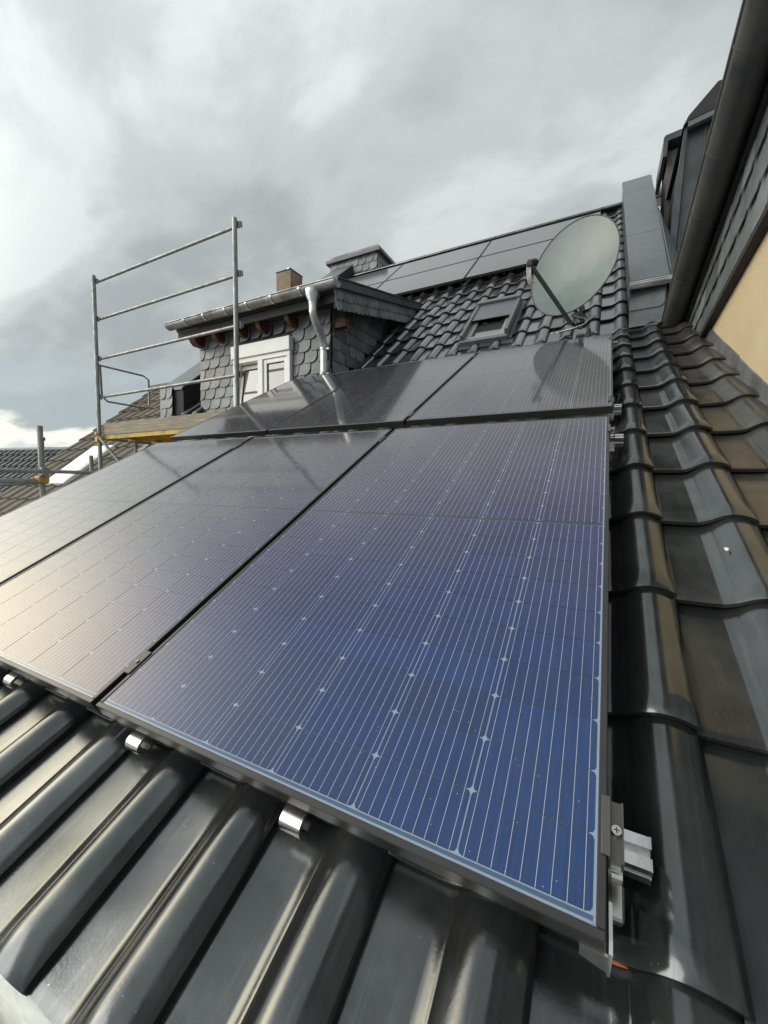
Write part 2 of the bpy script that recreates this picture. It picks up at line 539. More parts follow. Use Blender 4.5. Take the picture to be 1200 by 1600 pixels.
# ---------------------------------------------------------------- planes of the place
P1 = R(28.03)
P2 = R(40.3)
c1, s1 = math.cos(P1), math.sin(P1)
c2, s2 = math.cos(P2), math.sin(P2)
N1 = Vector((0, -s1, c1)); D1 = Vector((0, c1, s1))
N2 = Vector((0, -s2, c2)); D2 = Vector((0, c2, s2))
KV = 4.25
K0 = Vector((0, KV * c1, KV * s1))          # kink between the shallow extension roof and the steep main roof
OFF = -0.137                                # tile pan level below the panel plane


def L1(u, v, h=0.0):
    return Vector((u, 0, 0)) + D1 * v + N1 * h


def L2(u, v, h=0.0):
    return K0 + Vector((u, 0, 0)) + D2 * v + N2 * h


FR1 = frame((0, 0, 0), (1, 0, 0), D1)
FR2 = frame(K0, (1, 0, 0), D2)

# ---------------------------------------------------------------- ground
gm = mat('ground', (0.16, 0.16, 0.14), 0.95, var=0.4, var_scale=0.05)
g = MB().add([(-900, -900, -6), (900, -900, -6), (900, 900, -6), (-900, 900, -6)], [(0, 1, 2, 3)])
g.put('ground', gm, kind='structure')
pv = MB().box((-12, -9, -5.996), (8, 0.2, -5.9))
pv.put('pavement', mat('pale_paving', (0.5, 0.5, 0.47), 0.85, var=0.3, var_scale=3), kind='structure')

# ================================================================ THE HOUSE
house = thing('house', 'slate clad house whose glazed black tiled roof carries the solar panels', 'house', (-2.5, 5.0, -6))

# body walls
b = MB()
b.box((-3.36, 0.12, -6), (0.58, 3.6, -0.30))
b.prism([(-5.62, 3.45, -6), (-5.62, 12.0, -6), (-5.62, 12.0, 1.55), (-5.62, 7.73, 5.05), (-5.62, 3.45, 1.30)], (0, 0, 0), (6.2, 0, 0))
b.prism([(-3.36, 0.12, -0.3), (-3.36, 3.6, -0.3), (-3.36, 3.6, 1.55), (-3.36, 0.12, -0.18)], (0, 0, 0), (3.94, 0, 0))
b.put('wall', M_render_grey, house)

# roof decks below the tiles
roof1 = MB().box((-3.41, -0.27, OFF - 0.07), (0.60, 4.22, OFF - 0.035), M=FR1).put('lower_roof', M_deck, house)
b = MB()
b.box((-5.2, 0.0, OFF - 0.07), (0.60, 5.12, OFF - 0.04), M=FR2)
b.box((-5.2, -0.62, OFF - 0.07), (-3.42, 0.0, OFF - 0.04), M=FR2)
rg = L2(0, 5.13, OFF)
b.add([(-5.2, rg.y, rg.z - 0.03), (0.6, rg.y, rg.z - 0.03), (0.6, rg.y + 4.4, rg.z - 3.7), (-5.2, rg.y + 4.4, rg.z - 3.7)], [(0, 1, 2, 3)])
roof2 = b.put('upper_roof', M_deck, house)

TW, TL = 0.228, 0.357
U0 = 0.150
V0 = -0.338


def tile_mesh(name, nx, ny, m, noseh=0.025, roll=0.040, w=TW, l=TL, under=0.05):
    def prof(t):
        if t <= 0.40:
            return -0.0015 * math.sin(math.pi * t / 0.40)
        if t <= 0.74:
            k = (t - 0.40) / 0.34
            z = roll * (0.5 - 0.5 * math.cos(math.pi * k ** 0.9))
        else:
            k = (t - 0.74) / 0.26
            z = roll * (1 - 0.62 * k ** 2.3)
        z += 0.0009 * (1 / (1 + math.exp(-(t - 0.405) / 0.006)) - 1 / (1 + math.exp(-(t - 0.495) / 0.006))) - 0.0009 * math.exp(-((t - 0.497) / 0.010) ** 2)
        return z
    xs = [-0.03 + 1.03 * i / nx for i in range(nx + 1)]
    if nx > 16:
        xs = sorted(set([-0.03, 0, .06, .12, .2, .28, .34, .38, .395, .405, .415, .43, .46, .48, .488, .497, .506, .52, .54, .57, .60, .63, .66, .69, .72, .75, .78,
                         .81, .84, .87, .90, .93, .96, .98, .995, 1.0]))
    L = l + under
    if ny > 5:
        ys = [0, .003, .007, .012, .019, .028, .037, .047, .06, .10, .2, .30, L]
    else:
        ys = [0, .012, .06, .2, L]
    b = MB()
    n = len(xs)
    vs = []
    for y in ys:
        for t in xs:
            z = prof(max(t, 0)) * (1 if y > 0.045 else 1 - 0.24 * (1 - y / 0.045) ** 1.6)
            z += noseh * (1 - y / l) if y < l else -noseh * (y - l) / l
            # rounded nose arris
            if y < 0.016:
                z -= 0.0022 * (1 - y / 0.016) ** 2
            yy = y
            if t > 0.96:
                z -= 0.003 * ((t - 0.96) / 0.04) ** 2
            # the nose line is cut slightly concave on the pan
            vs.append((t * w, yy, z))
    fs = []
    for j in range(len(ys) - 1):
        for i in range(n - 1):
            a = j * n + i
            fs.append((a, a + 1, a + 1 + n, a + n))
    b.add(vs, fs, True)
    # nose thickness, right side thickness
    th = 0.013
    nose = vs[:n]
    low = [(p[0], p[1] + 0.002, p[2] - th) for p in nose]
    b.add(nose + low, [(i + n, i + 1 + n, i + 1, i) for i in range(n - 1)], False, 1)
    und = [(p[0], 0.05, p[2] - th) for p in nose]
    b.add(low + und, [(i + n, i + 1 + n, i + 1, i) for i in range(n - 1)], False)
    rt = [vs[j * n + n - 1] for j in range(len(ys))]
    rl = [(p[0] - 0.001, p[1], p[2] - th) for p in rt]
    k = len(rt)
    b.add(rt + rl, [(j + 1, j, j + k, j + 1 + k) for j in range(k - 1)], False, 1)
    return b.mesh(name, m, M_tile_edge)


def jit(a):
    return random.uniform(-a, a)


def place_tiles(mesh_for, parent, FR, cols, rows, v0, h, skip=lambda k, j: False, dx=TW, dy=TL, u0=U0, name='roof_tile', j_=1.0):
    n = 0
    for j in rows:
        for k in cols:
            if skip(k, j):
                continue
            m = mesh_for(k, j)
            T = Matrix.Translation((u0 + dx * k + jit(0.0012) * j_, v0 + dy * j + jit(0.002) * j_, h + jit(0.0008) * j_))
            Rm = Matrix.Rotation(jit(0.007) * j_, 4, 'Z') @ Matrix.Rotation(jit(0.009) * j_, 4, 'Y') @ Matrix.Rotation(jit(0.003) * j_, 4, 'X')
            put(name, m, parent, FR @ T @ Rm)
            n += 1
    return n


t_near = tile_mesh('near_roof_tile', 30, 10, M_tile)
t_dusty = tile_mesh('dusty_roof_tile', 30, 10, M_tile_dusty)
t_far = tile_mesh('upper_roof_tile', 12, 4, M_tile_far)
t_farclose = tile_mesh('upper_roof_tile_detail', 30, 10, M_tile_far)

place_tiles(lambda k, j: t_dusty if (k == 1 and j > 2) else t_near, roof1, FR1, range(-15, 2), range(0, 13), V0, OFF)


def up_skip(k, j):
    x0 = U0 + TW * k
    if x0 < -5.0:
        return True
    xr = x0 + TW
    v = -0.03 + TL * j
    if x0 > -5.2 and xr < -2.70 and v < 2.1:      # inside the dormer
        return True
    if x0 > 0.10 and xr < 0.45 and v > 0.10:      # under the raised parapet
        return True
    if -5.3 < x0 and xr < -0.30 and 2.95 < v < 4.2:   # behind the ridge panels
        return True
    if x0 > -1.50 and xr < -0.90 and 0.05 < v and v + TL < 0.95:   # roof window opening
        return True
    return False


place_tiles(lambda k, j: t_farclose if j < 6 else t_far, roof2, FR2, range(-24, 2), range(0, 14), -0.03, OFF, up_skip)
# lower tiles left of the dormer
place_tiles(lambda k, j: t_far, roof2, FR2, range(-24, -22), range(-2, 0), -0.03, OFF)

# ridge: half-round caps
for i in range(16):
    x0 = 0.55 - 0.36 * (i + 1)
    pts = []
    b = MB()
    prof = [(-0.11 * math.cos(a), 0.075 * math.sin(a)) for a in [math.pi * q / 8 for q in range(9)]]
    b.strip([(rg.y + p, rg.z + 0.015 + q) for p, q in prof], x0, x0 + 0.375, -0.012)
    b.put('ridge_cap', M_tile_far, roof2)

# lead / flashing strip where the roof meets the yellow wall
b = MB()
b.strip([(0.0, 0.0), (0.0, 0.0)], 0, 0, 0) if False else None
for i in range(13):
    va = 0.0 + 0.33 * i
    b.box((0.572, va, OFF + 0.004 + 0.004 * (i % 2)), (0.606, va + 0.335, OFF + 0.034 + 0.004 * (i % 2)), M=FR1)
    b.box((0.598, va, OFF - 0.02), (0.606, va + 0.332, OFF + 0.105 + jit(0.004)), M=FR1)
b.put('wall_flashing', M_lead, house)

# gutter along the low eave
g0 = L1(0, -0.385, OFF - 0.085)
b = MB()
prof = [(g0.y + 0.065 * math.cos(a), g0.z + 0.065 * math.sin(a)) for a in [math.pi + math.pi * q / 12 for q in range(13)]]
b.strip(prof, -3.5, 0.6, 0.003)
b.tube([(-3.5, g0.y - 0.065, g0.z), (0.6, g0.y - 0.065, g0.z)], 0.009, 8)
b.put('eave_gutter', mat('new_galvanised_gutter', (0.74, 0.77, 0.75), 0.5, metal=0.25, var=0.15, var_scale=20, stretch=(1, 6, 6)), house)
MB().box((-3.41, 0.04, -0.42), (0.58, 0.075, -0.16)).put('fascia', M_zinc_bright, house)

# ---------------------------------------------------------------- slates
SL_CACHE = {}


def slate_mesh(wd, ex, m, rnd=0.55, flip=False):
    key = (round(wd, 3), round(ex, 3), m.name, rnd, flip)
    if key in SL_CACHE:
        return SL_CACHE[key]
    H = ex * 1.28
    r = min(rnd * ex, wd * 0.6)
    pts = [(0, 0)]
    for q in range(5):
        a = -math.pi / 2 + (math.pi / 2) * q / 4
        pts.append((wd - r + r * math.cos(a), r + r * math.sin(a)))
    pts += [(wd, H), (0, H)]
    if flip:
        pts = [(wd - x, y) for x, y in reversed(pts)]

    def z(x, y):
        return 0.004 + 0.016 * (1 - y / H) + 0.007 * (x / wd)
    top = [(x, y, z(x, y)) for x, y in pts]
    bot = [(x, y, z(x, y) - 0.007) for x, y in pts]
    n = len(pts)
    b = MB().add(top + bot, [tuple(range(n)), tuple(range(2 * n - 1, n - 1, -1))] + [(i + n, (i + 1) % n + n, (i + 1) % n, i) for i in range(n)])
    SL_CACHE[key] = b.mesh('slate', m)
    return SL_CACHE[key]


def slates(parent, FR, x0, x1, y0, y1, wd, ex, inside=None, gap=0.005, m=None, holes=(), flip=False, rnd=0.55, stag=0.5):
    m = m or M_slate
    rows = int(math.ceil((y1 - y0) / ex))
    for j in range(rows):
        yb = y0 + j * ex
        x = x0 - (wd * stag if j % 2 else 0)
        while x < x1 - 0.005:
            a = max(x, x0); c = min(x + wd, x1)
            segs = [(a, c)]
            for hx0, hx1, hy0, hy1 in holes:
                if yb + ex > hy0 + 0.01 and yb < hy1 - 0.01:
                    ns = []
                    for p, q in segs:
                        if q <= hx0 or p >= hx1:
                            ns.append((p, q))
                        else:
                            if p < hx0 - 0.01: ns.append((p, hx0))
                            if q > hx1 + 0.01: ns.append((hx1, q))
                    segs = ns
            for p, q in segs:
                if q - p < 0.025:
                    continue
                if inside and not inside((p + q) / 2, yb + ex / 2):
                    continue
                T = Matrix.Translation((p + jit(0.002), yb + jit(0.003), jit(0.001))) @ Matrix.Rotation(jit(0.006), 4, 'Z')
                put('slate', slate_mesh(round((q - p) * 50) / 50 - gap, ex, m, rnd, flip), parent, FR @ T)
            x += wd


# ---------------------------------------------------------------- dormer
DXL, DXR, DY = -4.93, -2.76, 3.40
DS = math.tan(R(15.0))
EY, EZ = 3.13, 2.61      # top of the dormer eave


def droof(y):
    return EZ + (y - EY) * DS


WX0, WX1, WZ0, WZ1 = -4.25, -3.31, 1.38, 2.25
b = MB()
b.box((DXL, DY, 1.2), (WX0, DY + 0.12, droof(DY) - 0.08))
b.box((WX1, DY, 1.2), (DXR, DY + 0.12, droof(DY) - 0.08))
b.box((WX0 + .0005, DY, 2.09), (WX1 - .0005, DY + 0.12, droof(DY) - 0.081))
b.box((WX0 + .0005, DY, 1.2), (WX1 - .0005, DY + 0.12, WZ0))
b.put('dormer_wall', M_soffit, house)
dw = put('dormer_front', MB().box((DXL + .01, DY - 0.012, 1.25), (WX0 - .001, DY - 0.002, 2.5)).box((WX1 + .001, DY - 0.012, 1.25), (DXR - .01, DY - 0.002, 2.5)).box((WX0, DY - 0.012, 2.1), (WX1, DY - 0.002, 2.5)).mesh('dormer_front', M_soffit), house)
FRD = frame((DXL, DY - 0.012, 1.25), (1, 0, 0), (0, 0, 1))
WX0, WX1, WZ0, WZ1 = -4.25, -3.31, 1.38, 2.25
slates(dw, FRD, 0, DXR - DXL, 0.0, 1.28, 0.19, 0.133, holes=[(WX0 - DXL, WX1 - DXL, WZ0 - 1.25, WZ1 - 1.25)])
# right cheek
b = MB()
b.prism([(DXR - 0.12, DY + 0.12, 1.2), (DXR - 0.12, 5.75, 3.1), (DXR - 0.12, 5.75, droof(5.75) - 0.08), (DXR - 0.12, DY + 0.12, droof(DY) - 0.1)], (0, 0, 0), (0.12, 0, 0))
ck = b.put('dormer_cheek', M_soffit, house)
FRC = frame((DXR + 0.002, DY, 1.25), (0, 1, 0), (0, 0, 1))
slates(ck, FRC, 0, 2.3, 0.0, 1.9, 0.17, 0.133, inside=lambda x, y: 1.25 + y < droof(DY + x) - 0.02 and 1.25 + y > 1.70 + (DY + x - 3.35) * 0.80 - 0.2)
# left cheek
b = MB().prism([(DXL, DY + 0.12, 1.2), (DXL, 5.6, 3.0), (DXL, 5.6, droof(5.6) - 0.1), (DXL, DY + 0.12, droof(DY) - 0.1)], (0, 0, 0), (0.1, 0, 0))
b.put('dormer_cheek', M_slate, house)
# roof slab of the dormer, with a metal edge on the verge
b = MB()
b.prism([(-5.10, EY + 0.02, EZ - 0.03), (-5.10, 5.5, droof(5.5) - 0.03), (-5.10, 5.5, droof(5.5) - 0.10), (-5.10, EY + 0.02, EZ - 0.10)], (0, 0, 0), (2.57, 0, 0))
b.put('dormer_roof', M_sheet_dark, house)
b = MB()
b.prism([(-2.53, EY - 0.03, EZ + 0.015), (-2.53, 5.42, droof(5.42) + 0.015), (-2.53, 5.42, droof(5.42) - 0.075), (-2.53, EY - 0.03, EZ - 0.075)], (0, 0, 0), (0.045, 0, 0))
b.prism([(-2.62, EY - 0.03, EZ + 0.022), (-2.62, 5.42, droof(5.42) + 0.022), (-2.62, 5.42, droof(5.42) + 0.012), (-2.62, EY - 0.03, EZ + 0.012)], (0, 0, 0), (0.15, 0, 0))
b.put('verge_trim', M_sheet_dark, house)
b = MB()
b.prism([(-2.56, EY + 0.02, EZ - 0.07), (-2.56, 5.35, droof(5.35) - 0.07), (-2.56, 5.35, droof(5.35) - 0.24), (-2.56, EY + 0.02, EZ - 0.26)], (0, 0, 0), (0.03, 0, 0))
vb = b.put('verge_board', M_soffit, house)
ang = math.atan(DS)
FRV = frame((-2.528, EY + 0.02, EZ - 0.285), (0, math.cos(ang), math.sin(ang)), (0, -math.sin(ang), math.cos(ang)))
slates(vb, FRV, 0, 2.32, 0, 0.20, 0.10, 0.10, rnd=0.45, gap=0.012)
# dark eave boards
b = MB()
b.box((-5.08, EY + 0.03, 2.42), (-2.57, EY + 0.055, EZ - 0.105))
b.box((-5.08, EY + 0.056, 2.47), (-2.57, DY - 0.03, 2.49))
b.put('soffit', M_soffit, house)
for x in (-4.93, -4.50, -4.08, -3.74, -3.29):
    big = x == -4.93
    b = MB()
    z1 = 2.468
    b.prism([(x, 3.20, z1), (x, 3.40, z1), (x, 3.40, z1 - 0.125), (x, 3.27, z1 - 0.125), (x, 3.225, z1 - 0.09), (x, 3.20, z1 - 0.04)], (0, 0, 0), (0.11 if big else 0.06, 0, 0))
    b.put('rafter_end', M_timber, house)
MB().box((-2.74, 3.42, 2.27), (-2.60, 3.50, 2.37)).put('purlin_end', M_timber, house)
# dormer gutter
GY, GZ, GR = 3.075, 2.585, 0.068
b = MB()
prof = [(GY + GR * math.cos(a), GZ + GR * math.sin(a)) for a in [math.pi + math.pi * q / 14 for q in range(15)]]
b.strip(prof, -5.14, -2.47, 0.003)
b.tube([(-5.14, GY - GR, GZ), (-2.47, GY - GR, GZ)], 0.010, 8)
for xe in (-5.142, -2.472):
    pr = [(xe, p, q) for p, q in prof]
    b.prism(pr, (0, 0, 0), (0.004, 0, 0))
gut = b.put('dormer_gutter', M_zinc, house)
for x in (-4.78, -4.42, -4.05, -3.70, -3.33, -2.93):
    b = MB()
    pr = [(GY + (GR + 0.002) * math.cos(a), GZ + (GR + 0.002) * math.sin(a)) for a in [math.pi + math.pi * q / 14 for q in range(15)]]
    b.strip(pr, x, x + 0.028, -0.004)
    b.put('gutter_bracket', M_zinc_bright, gut)
# downpipe
b = MB()
X = -2.775
b.tube([(X, GY, GZ - 0.04), (X, GY, GZ - 0.10), (X, GY, GZ - 0.155), (X, GY, GZ - 0.20)], [0.085, 0.078, 0.050, 0.045], 16)
path = [(X, GY, GZ - 0.18), (X, GY, GZ - 0.25), (X - 0.003, GY + 0.02, GZ - 0.30), (X - 0.012, GY + 0.10, GZ - 0.38), (X - 0.03, GY + 0.20, GZ - 0.46),
        (X - 0.035, 3.30, GZ - 0.50), (X - 0.035, 3.315, GZ - 0.54)]
b.tube(path, 0.044, 16)
dp = b.put('downpipe', M_zinc_bright, house)
MB().tube([(X - 0.035, 3.315, GZ - 0.53), (X - 0.035, 3.315, 1.45)], 0.040, 16).put('downpipe_shaft', M_zinc_bright, house)
for z in (2.03, 1.76):
    b = MB().tube([(X - 0.035, 3.315, z), (X - 0.035, 3.315, z - 0.03)], 0.047, 16)
    b.box((X + 0.005, 3.30, z - 0.025), (X + 0.04, 3.325, z - 0.005))
    b.put('pipe_bracket', M_zinc, dp)

# dormer window
win = MB()
y0, y1 = DY - 0.075, DY + 0.03
win.box((WX0, y0, 2.03), (WX1, y1, 2.085), bev=.004)
win.box((WX0, y0, WZ0), (WX0 + 0.05, y1, 2.03), bev=.004)
win.box((WX1 - 0.05, y0, WZ0), (WX1, y1, 2.03), bev=.004)
win.box((-3.82, y0 - 0.003, WZ0), (-3.74, y1, 2.03), bev=.004)
win.box((WX0, y0, WZ0), (WX1, y1, WZ0 + 0.05), bev=.004)
win = win.put('window', M_white, house)
MB().box((WX0 - 0.01, DY - 0.10, 2.087), (WX1 + 0.012, DY + 0.02, 2.245), bev=.004).put('shutter_box', M_white, house)
for xa, xb, tilt in ((-4.196, -3.824, True), (-3.736, -3.364, False)):
    fr = MB()
    f = 0.05
    A = Matrix.Translation((0, DY - 0.06, WZ0 + 0.052)) @ Matrix.Rotation(R(-8) if tilt else 0, 4, 'X') @ Matrix.Translation((0, 0, -(WZ0 + 0.052)))
    zt = 2.026
    fr.box((xa, 0, WZ0 + 0.052), (xa + f, 0.05, zt), A, .004)
    fr.box((xb - f, 0, WZ0 + 0.052), (xb, 0.05, zt), A, .004)
    fr.box((xa + f, 0, zt - f), (xb - f, 0.05, zt), A, .004)
    fr.box((xa + f, 0, WZ0 + 0.052), (xb - f, 0.05, WZ0 + 0.10), A, .004)
    if tilt:
        fr.box((xb - 0.035, -0.03, 1.72), (xb - 0.015, 0.0, 1.745), A)
        fr.box((xb - 0.032, -0.035, 1.66), (xb - 0.018, -0.022, 1.745), A)
    fr.put('sash', M_white, win)
    gk = MB()
    gk.box((xa + f, 0.010, WZ0 + 0.10), (xa + f + .007, 0.016, zt - f), A)
    gk.box((xb - f - .007, 0.010, WZ0 + 0.10), (xb - f, 0.016, zt - f), A)
    gk.box((xa + f + .007, 0.010, zt - f - .007), (xb - f - .007, 0.016, zt - f), A)
    gk.put('window_seal', M_black, win)
    MB().box((xa + f - .004, 0.02, WZ0 + 0.096), (xb - f + .004, 0.028, zt - f + .004), A).put('pane', mat('window_glass_pale', (0.17, 0.18, 0.18), 0.04, spec=1.0, coat=1.0, coat_r=0.02), win)
b = MB()
b.box((WX0 - .05, DY + 0.30, WZ0), (WX1 + .05, DY + 0.31, 2.3))
b.put('curtain', M_curtain, win)

# ---------------------------------------------------------------- roof window
rw = MB()
RX0, RX1, RV0, RV1 = -1.455, -0.935, 0.20, 1.17
hb, ht = OFF + 0.075, OFF + 0.125
rw.box((RX0, RV0 + .055, OFF - 0.03), (RX0 + 0.038, RV1, ht), FR2, .004)
rw.box((RX1 - 0.038, RV0 + .055, OFF - 0.03), (RX1, RV1, ht), FR2, .004)
rw.box((RX0, RV1, OFF - 0.03), (RX1, RV1 + 0.07, ht + 0.02), FR2, .006)
rw.box((RX0, RV0, OFF - 0.03), (RX1, RV0 + 0.055, hb), FR2, .006)
rw = rw.put('roof_window', M_sheet, house, label='grey framed roof window half covered by its roller shutter')
b = MB()
b.box((RX0 + .039, RV0 + 0.056, OFF), (RX0 + .10, RV0 + 0.56, hb - .01), FR2)
b.box((RX1 - .10, RV0 + 0.056, OFF), (RX1 - .039, RV0 + 0.56, hb - .01), FR2)
b.box((RX0 + .10, RV0 + 0.056, OFF), (RX1 - .10, RV0 + 0.115, hb - .008), FR2)
b.put('sash', mat('pale_grey_sash', (0.26, 0.27, 0.27), 0.4), rw)
MB().box((RX0 + .10, RV0 + .115, OFF + .01), (RX1 - .10, RV0 + .60, OFF + .035), FR2).put('pane', mat('roof_window_glass', (0.07, 0.075, 0.075), 0.06, spec=1.0, coat=1.0, coat_r=0.03), rw)
for i in range(9):
    va = RV0 + 0.50 + i * 0.052
    if va + .05 > RV1: break
    MB().box((RX0 + .040, va, ht - .028), (RX1 - .040, va + .049, ht - .014), FR2, .004).put('shutter_slat', M_sheet, rw)
b = MB()
b.box((RX0 - 0.06, RV0 - 0.09, OFF + 0.018), (RX1 + 0.06, RV0 - 0.002, OFF + 0.028), FR2)
b.box((RX0 - 0.035, RV0, OFF + 0.0), (RX0 - 0.003, RV1 + .1, OFF + 0.045), FR2)
b.box((RX1 + 0.003, RV0, OFF + 0.0), (RX1 + 0.035, RV1 + .1, OFF + 0.045), FR2)
b.put('flashing', M_sheet_dark, rw)

# ---------------------------------------------------------------- right raised parapet, sheet covered, slate front
pa = MB()
ybs = (3.80, 4.98, 6.85, 7.62)


def sheet_pt(side, y):
    t = (y - 3.80) / (7.6 - 3.80)
    x = (0.142 + (0.112 - 0.142) * t) if side == 0 else (0.432 + (0.520 - 0.432) * t)
    return x, 2.315 + (5.525 - 2.315) * t


b = MB()
poly = []
for s_, y in ((0, 3.86), (1, 3.86), (1, 7.75), (0, 7.75)):
    x, z = sheet_pt(s_, y)
    poly.append((x + (0.012 if s_ == 0 else -0.012), y, z - 0.02))
b.prism(poly, (0, 0, 0), (0, 0, -0.75))
par = b.put('parapet', M_sheet_dark, house, label='raised parapet with smooth grey sheet cover and slate front')
for i in range(3):
    ya, yb = ybs[i] + (0.011 if i else 0), ybs[i + 1] - 0.011
    q = []
    for s_, y in ((0, ya), (1, ya), (1, yb), (0, yb)):
        x, z = sheet_pt(s_, y)
        q.append((x, y, z + 0.006 - 0.002 * i))
    MB().prism(q, (0, 0, 0), (0, 0, -0.030)).put('cover_sheet', M_sheet, par)
# steep right flank panel
q = [(0.46, 3.95, 2.02), (0.60, 4.9, 2.95), (0.60, 5.6, 3.55), (0.475, 5.6, 3.86), (0.445, 3.95, 2.43)]
MB().prism(q, (0, 0, 0), (0.012, 0, 0)).put('flank_sheet', M_sheet, par)
FRP = frame((0.15, 3.845, 1.93), (1, 0, 0), (0, 0.10, 1))
for j, (za, zb) in enumerate(((0.0, 0.17), (0.15, 0.33))):
    T = Matrix.Translation((0.0, za, 0))
    put('slate', slate_mesh(0.26, 0.15, M_slate, 0.3, False), par, FRP @ T)
b = MB()
prof = [(3.795 + 0.04 * math.cos(a), 2.285 + 0.04 * math.sin(a)) for a in [math.pi + math.pi * q / 10 for q in range(11)]]
b.strip(prof, 0.135, 0.455, 0.003)
b.tube([(0.135, 3.755, 2.287), (0.455, 3.755, 2.287)], 0.006, 8)
b.put('parapet_gutter', M_zinc_bright, par)

# left raised parapet (party wall) with sheet cover and slate front
b = MB()
q = [(-5.70, 3.30, 1.86), (-5.22, 3.30, 1.84), (-5.22, 7.75, 5.55), (-5.70, 7.75, 5.57)]
b.prism([(x, y + .02, z - .03) for x, y, z in q], (0, 0, 0), (0, 0, -0.6))
lp = b.put('parapet', M_soffit, house, label='party wall parapet under grey sheet at the far gable')
MB().prism(q, (0, 0, 0), (0, 0, -0.028)).put('cover_sheet', M_sheet, lp)
FRL = frame((-5.68, 3.295, 1.30), (1, 0, 0), (0, 0, 1))
slates(lp, FRL, 0, 0.27, 0, 0.54, 0.27, 0.135)

# slate clad chimney on the ridge
b = MB()
b.box((-5.96, 7.9, 4.6), (-4.66, 8.75, 5.74))
ch = b.put('chimney', M_soffit, house, label='slate clad chimney with flat dark cap above the dormer roof')
slates(ch, frame((-5.96, 7.896, 4.95), (1, 0, 0), (0, 0, 1)), 0, 1.30, 0, 0.80, 0.2, 0.155)
slates(ch, frame((-4.658, 7.9, 4.95), (0, 1, 0), (0, 0, 1)), 0, 0.85, 0, 0.80, 0.2, 0.155)
b = MB().box((-6.05, 7.82, 5.755), (-4.57, 8.84, 5.84), bev=.01)
b.put('chimney_cap', M_sheet_dark, ch)

# ================================================================ RIGHT NEIGHBOUR
nb = thing('house', 'yellow stucco house with slate band and dark gutter close on the right', 'house', (2.5, 3.0, -6))
WXn = 0.606


def zb(y): return 1.60 + 0.094 * (3.15 - y)      # foot of the slate band
def zg(y): return 1.957 + 0.204 * (3.83 - y)      # rim of the gutter


b = MB()
b.prism([(WXn, 0.7, -6), (WXn, 3.98, -6), (WXn, 3.98, zg(3.98)), (WXn, 0.7, zg(0.7))], (0, 0, 0), (5, 0, 0))
wl = b.put('wall', M_stucco, nb)
b = MB().prism([(WXn, -1.4, -6), (WXn, 0.698, -6), (WXn, 0.698, zg(0.698)), (WXn, -1.4, zg(-1.4))], (0, 0, 0), (5, 0, 0))  # unseen stretch of wall, dark slate added so the tile flanks mirror it
wl2 = b.put('unseen_slate_wall', M_soffit, nb)
slates(wl2, frame((WXn - .002, 0.68, -1.0), (0, -1, 0), (0, 0, 1)), 0, 2.0, 0, 2.8, 0.30, 0.20)
b = MB()
b.prism([(WXn - 0.022, -1.4, zb(-1.4) + .01), (WXn - 0.022, 3.96, zb(3.96) + .01), (WXn - 0.022, 3.96, zg(3.96)), (WXn - 0.022, -1.4, zg(-1.4))], (0, 0, 0), (0.018, 0, 0))
sb = b.put('slate_band', M_soffit, nb)
# slates: courses follow the band, fanning slightly
X_ = WXn - 0.024
NC = 3
y = 3.93
rowoff = [0, 0.10, 0.05, 0.12]
for j in range(NC):
    y = 3.95 + rowoff[j]
    while y > -1.2:
        yn = y - 0.185
        fa, fb = j / NC, (j + 1.25) / NC
        yy0 = min(y, 3.95)
        pts = []
        hgt0 = zg(yy0) - 0.05 - zb(yy0); hgt1 = zg(yn) - 0.05 - zb(yn)
        A = (X_ - 0.020, yy0 - .004, zb(yy0) + hgt0 * fa); B = (X_ - 0.010, yn + .012, zb(yn) + hgt1 * fa + 0.055)
        A2 = (X_ - 0.017, yn + .06, zb(yn + .05) + (hgt0 * .25 + hgt1 * .75) * fa + 0.006)
        Cc = (X_ - 0.002, yn + .012, zb(yn) + hgt1 * fb); D = (X_ - 0.002, yy0 - .003, zb(yy0) + hgt0 * fb)
        MB().prism([A, A2, B, Cc, D], (0, 0, 0), (0.006, 0, 0)).put('slate', M_slate, sb)
        y = yn
# drip strip at the foot of the band
b = MB().prism([(WXn - 0.045, -1.4, zb(-1.4) + .012), (WXn - 0.045, 3.96, zb(3.96) + .012), (WXn - 0.045, 3.96, zb(3.96) - .022), (WXn - 0.045, -1.4, zb(-1.4) - .022)], (0, 0, 0), (0.044, 0, 0))
b.put('drip_edge', M_soffit, nb)
# corner lead where band meets roof
GRr = 0.078
gx = 0.478
sgn = Vector((0, -1, 0.204)).normalized()
Pg = Vector((gx, 3.86, zg(3.86) - 0.004))
b = MB()
Lg = 5.3
FRG = frame(Pg, sgn, (-1, 0, 0))      # x along gutter toward camera, y outward (-X), z = x cross y
zdir = FRG.to_3x3() @ Vector((0, 0, 1))
sg = 1 if zdir.z > 0 else -1
prof = [(GRr * math.cos(a), sg * GRr * math.sin(a)) for a in [math.pi + math.pi * q / 16 for q in range(17)]]
b.strip(prof, 0, Lg, 0.003, M=FRG)
b.tube([(0, GRr, 0), (Lg, GRr, 0)], 0.011, 10, M=FRG)
b.prism([(0, p, q) for p, q in prof], (0, 0, 0), (0.004, 0, 0), M=FRG)
ngut = b.put('gutter', M_zinc_dark, nb)
for s_ in (0.62, 1.22, 1.62, 2.10, 2.9, 3.8):
    pr = [((GRr + .003) * math.cos(a), sg * (GRr + .003) * math.sin(a)) for a in [math.pi + math.pi * q / 16 for q in range(17)]]
    MB().strip(pr, s_, s_ + 0.012, 0.003, M=FRG).put('joint_bead', M_zinc_dark, ngut)
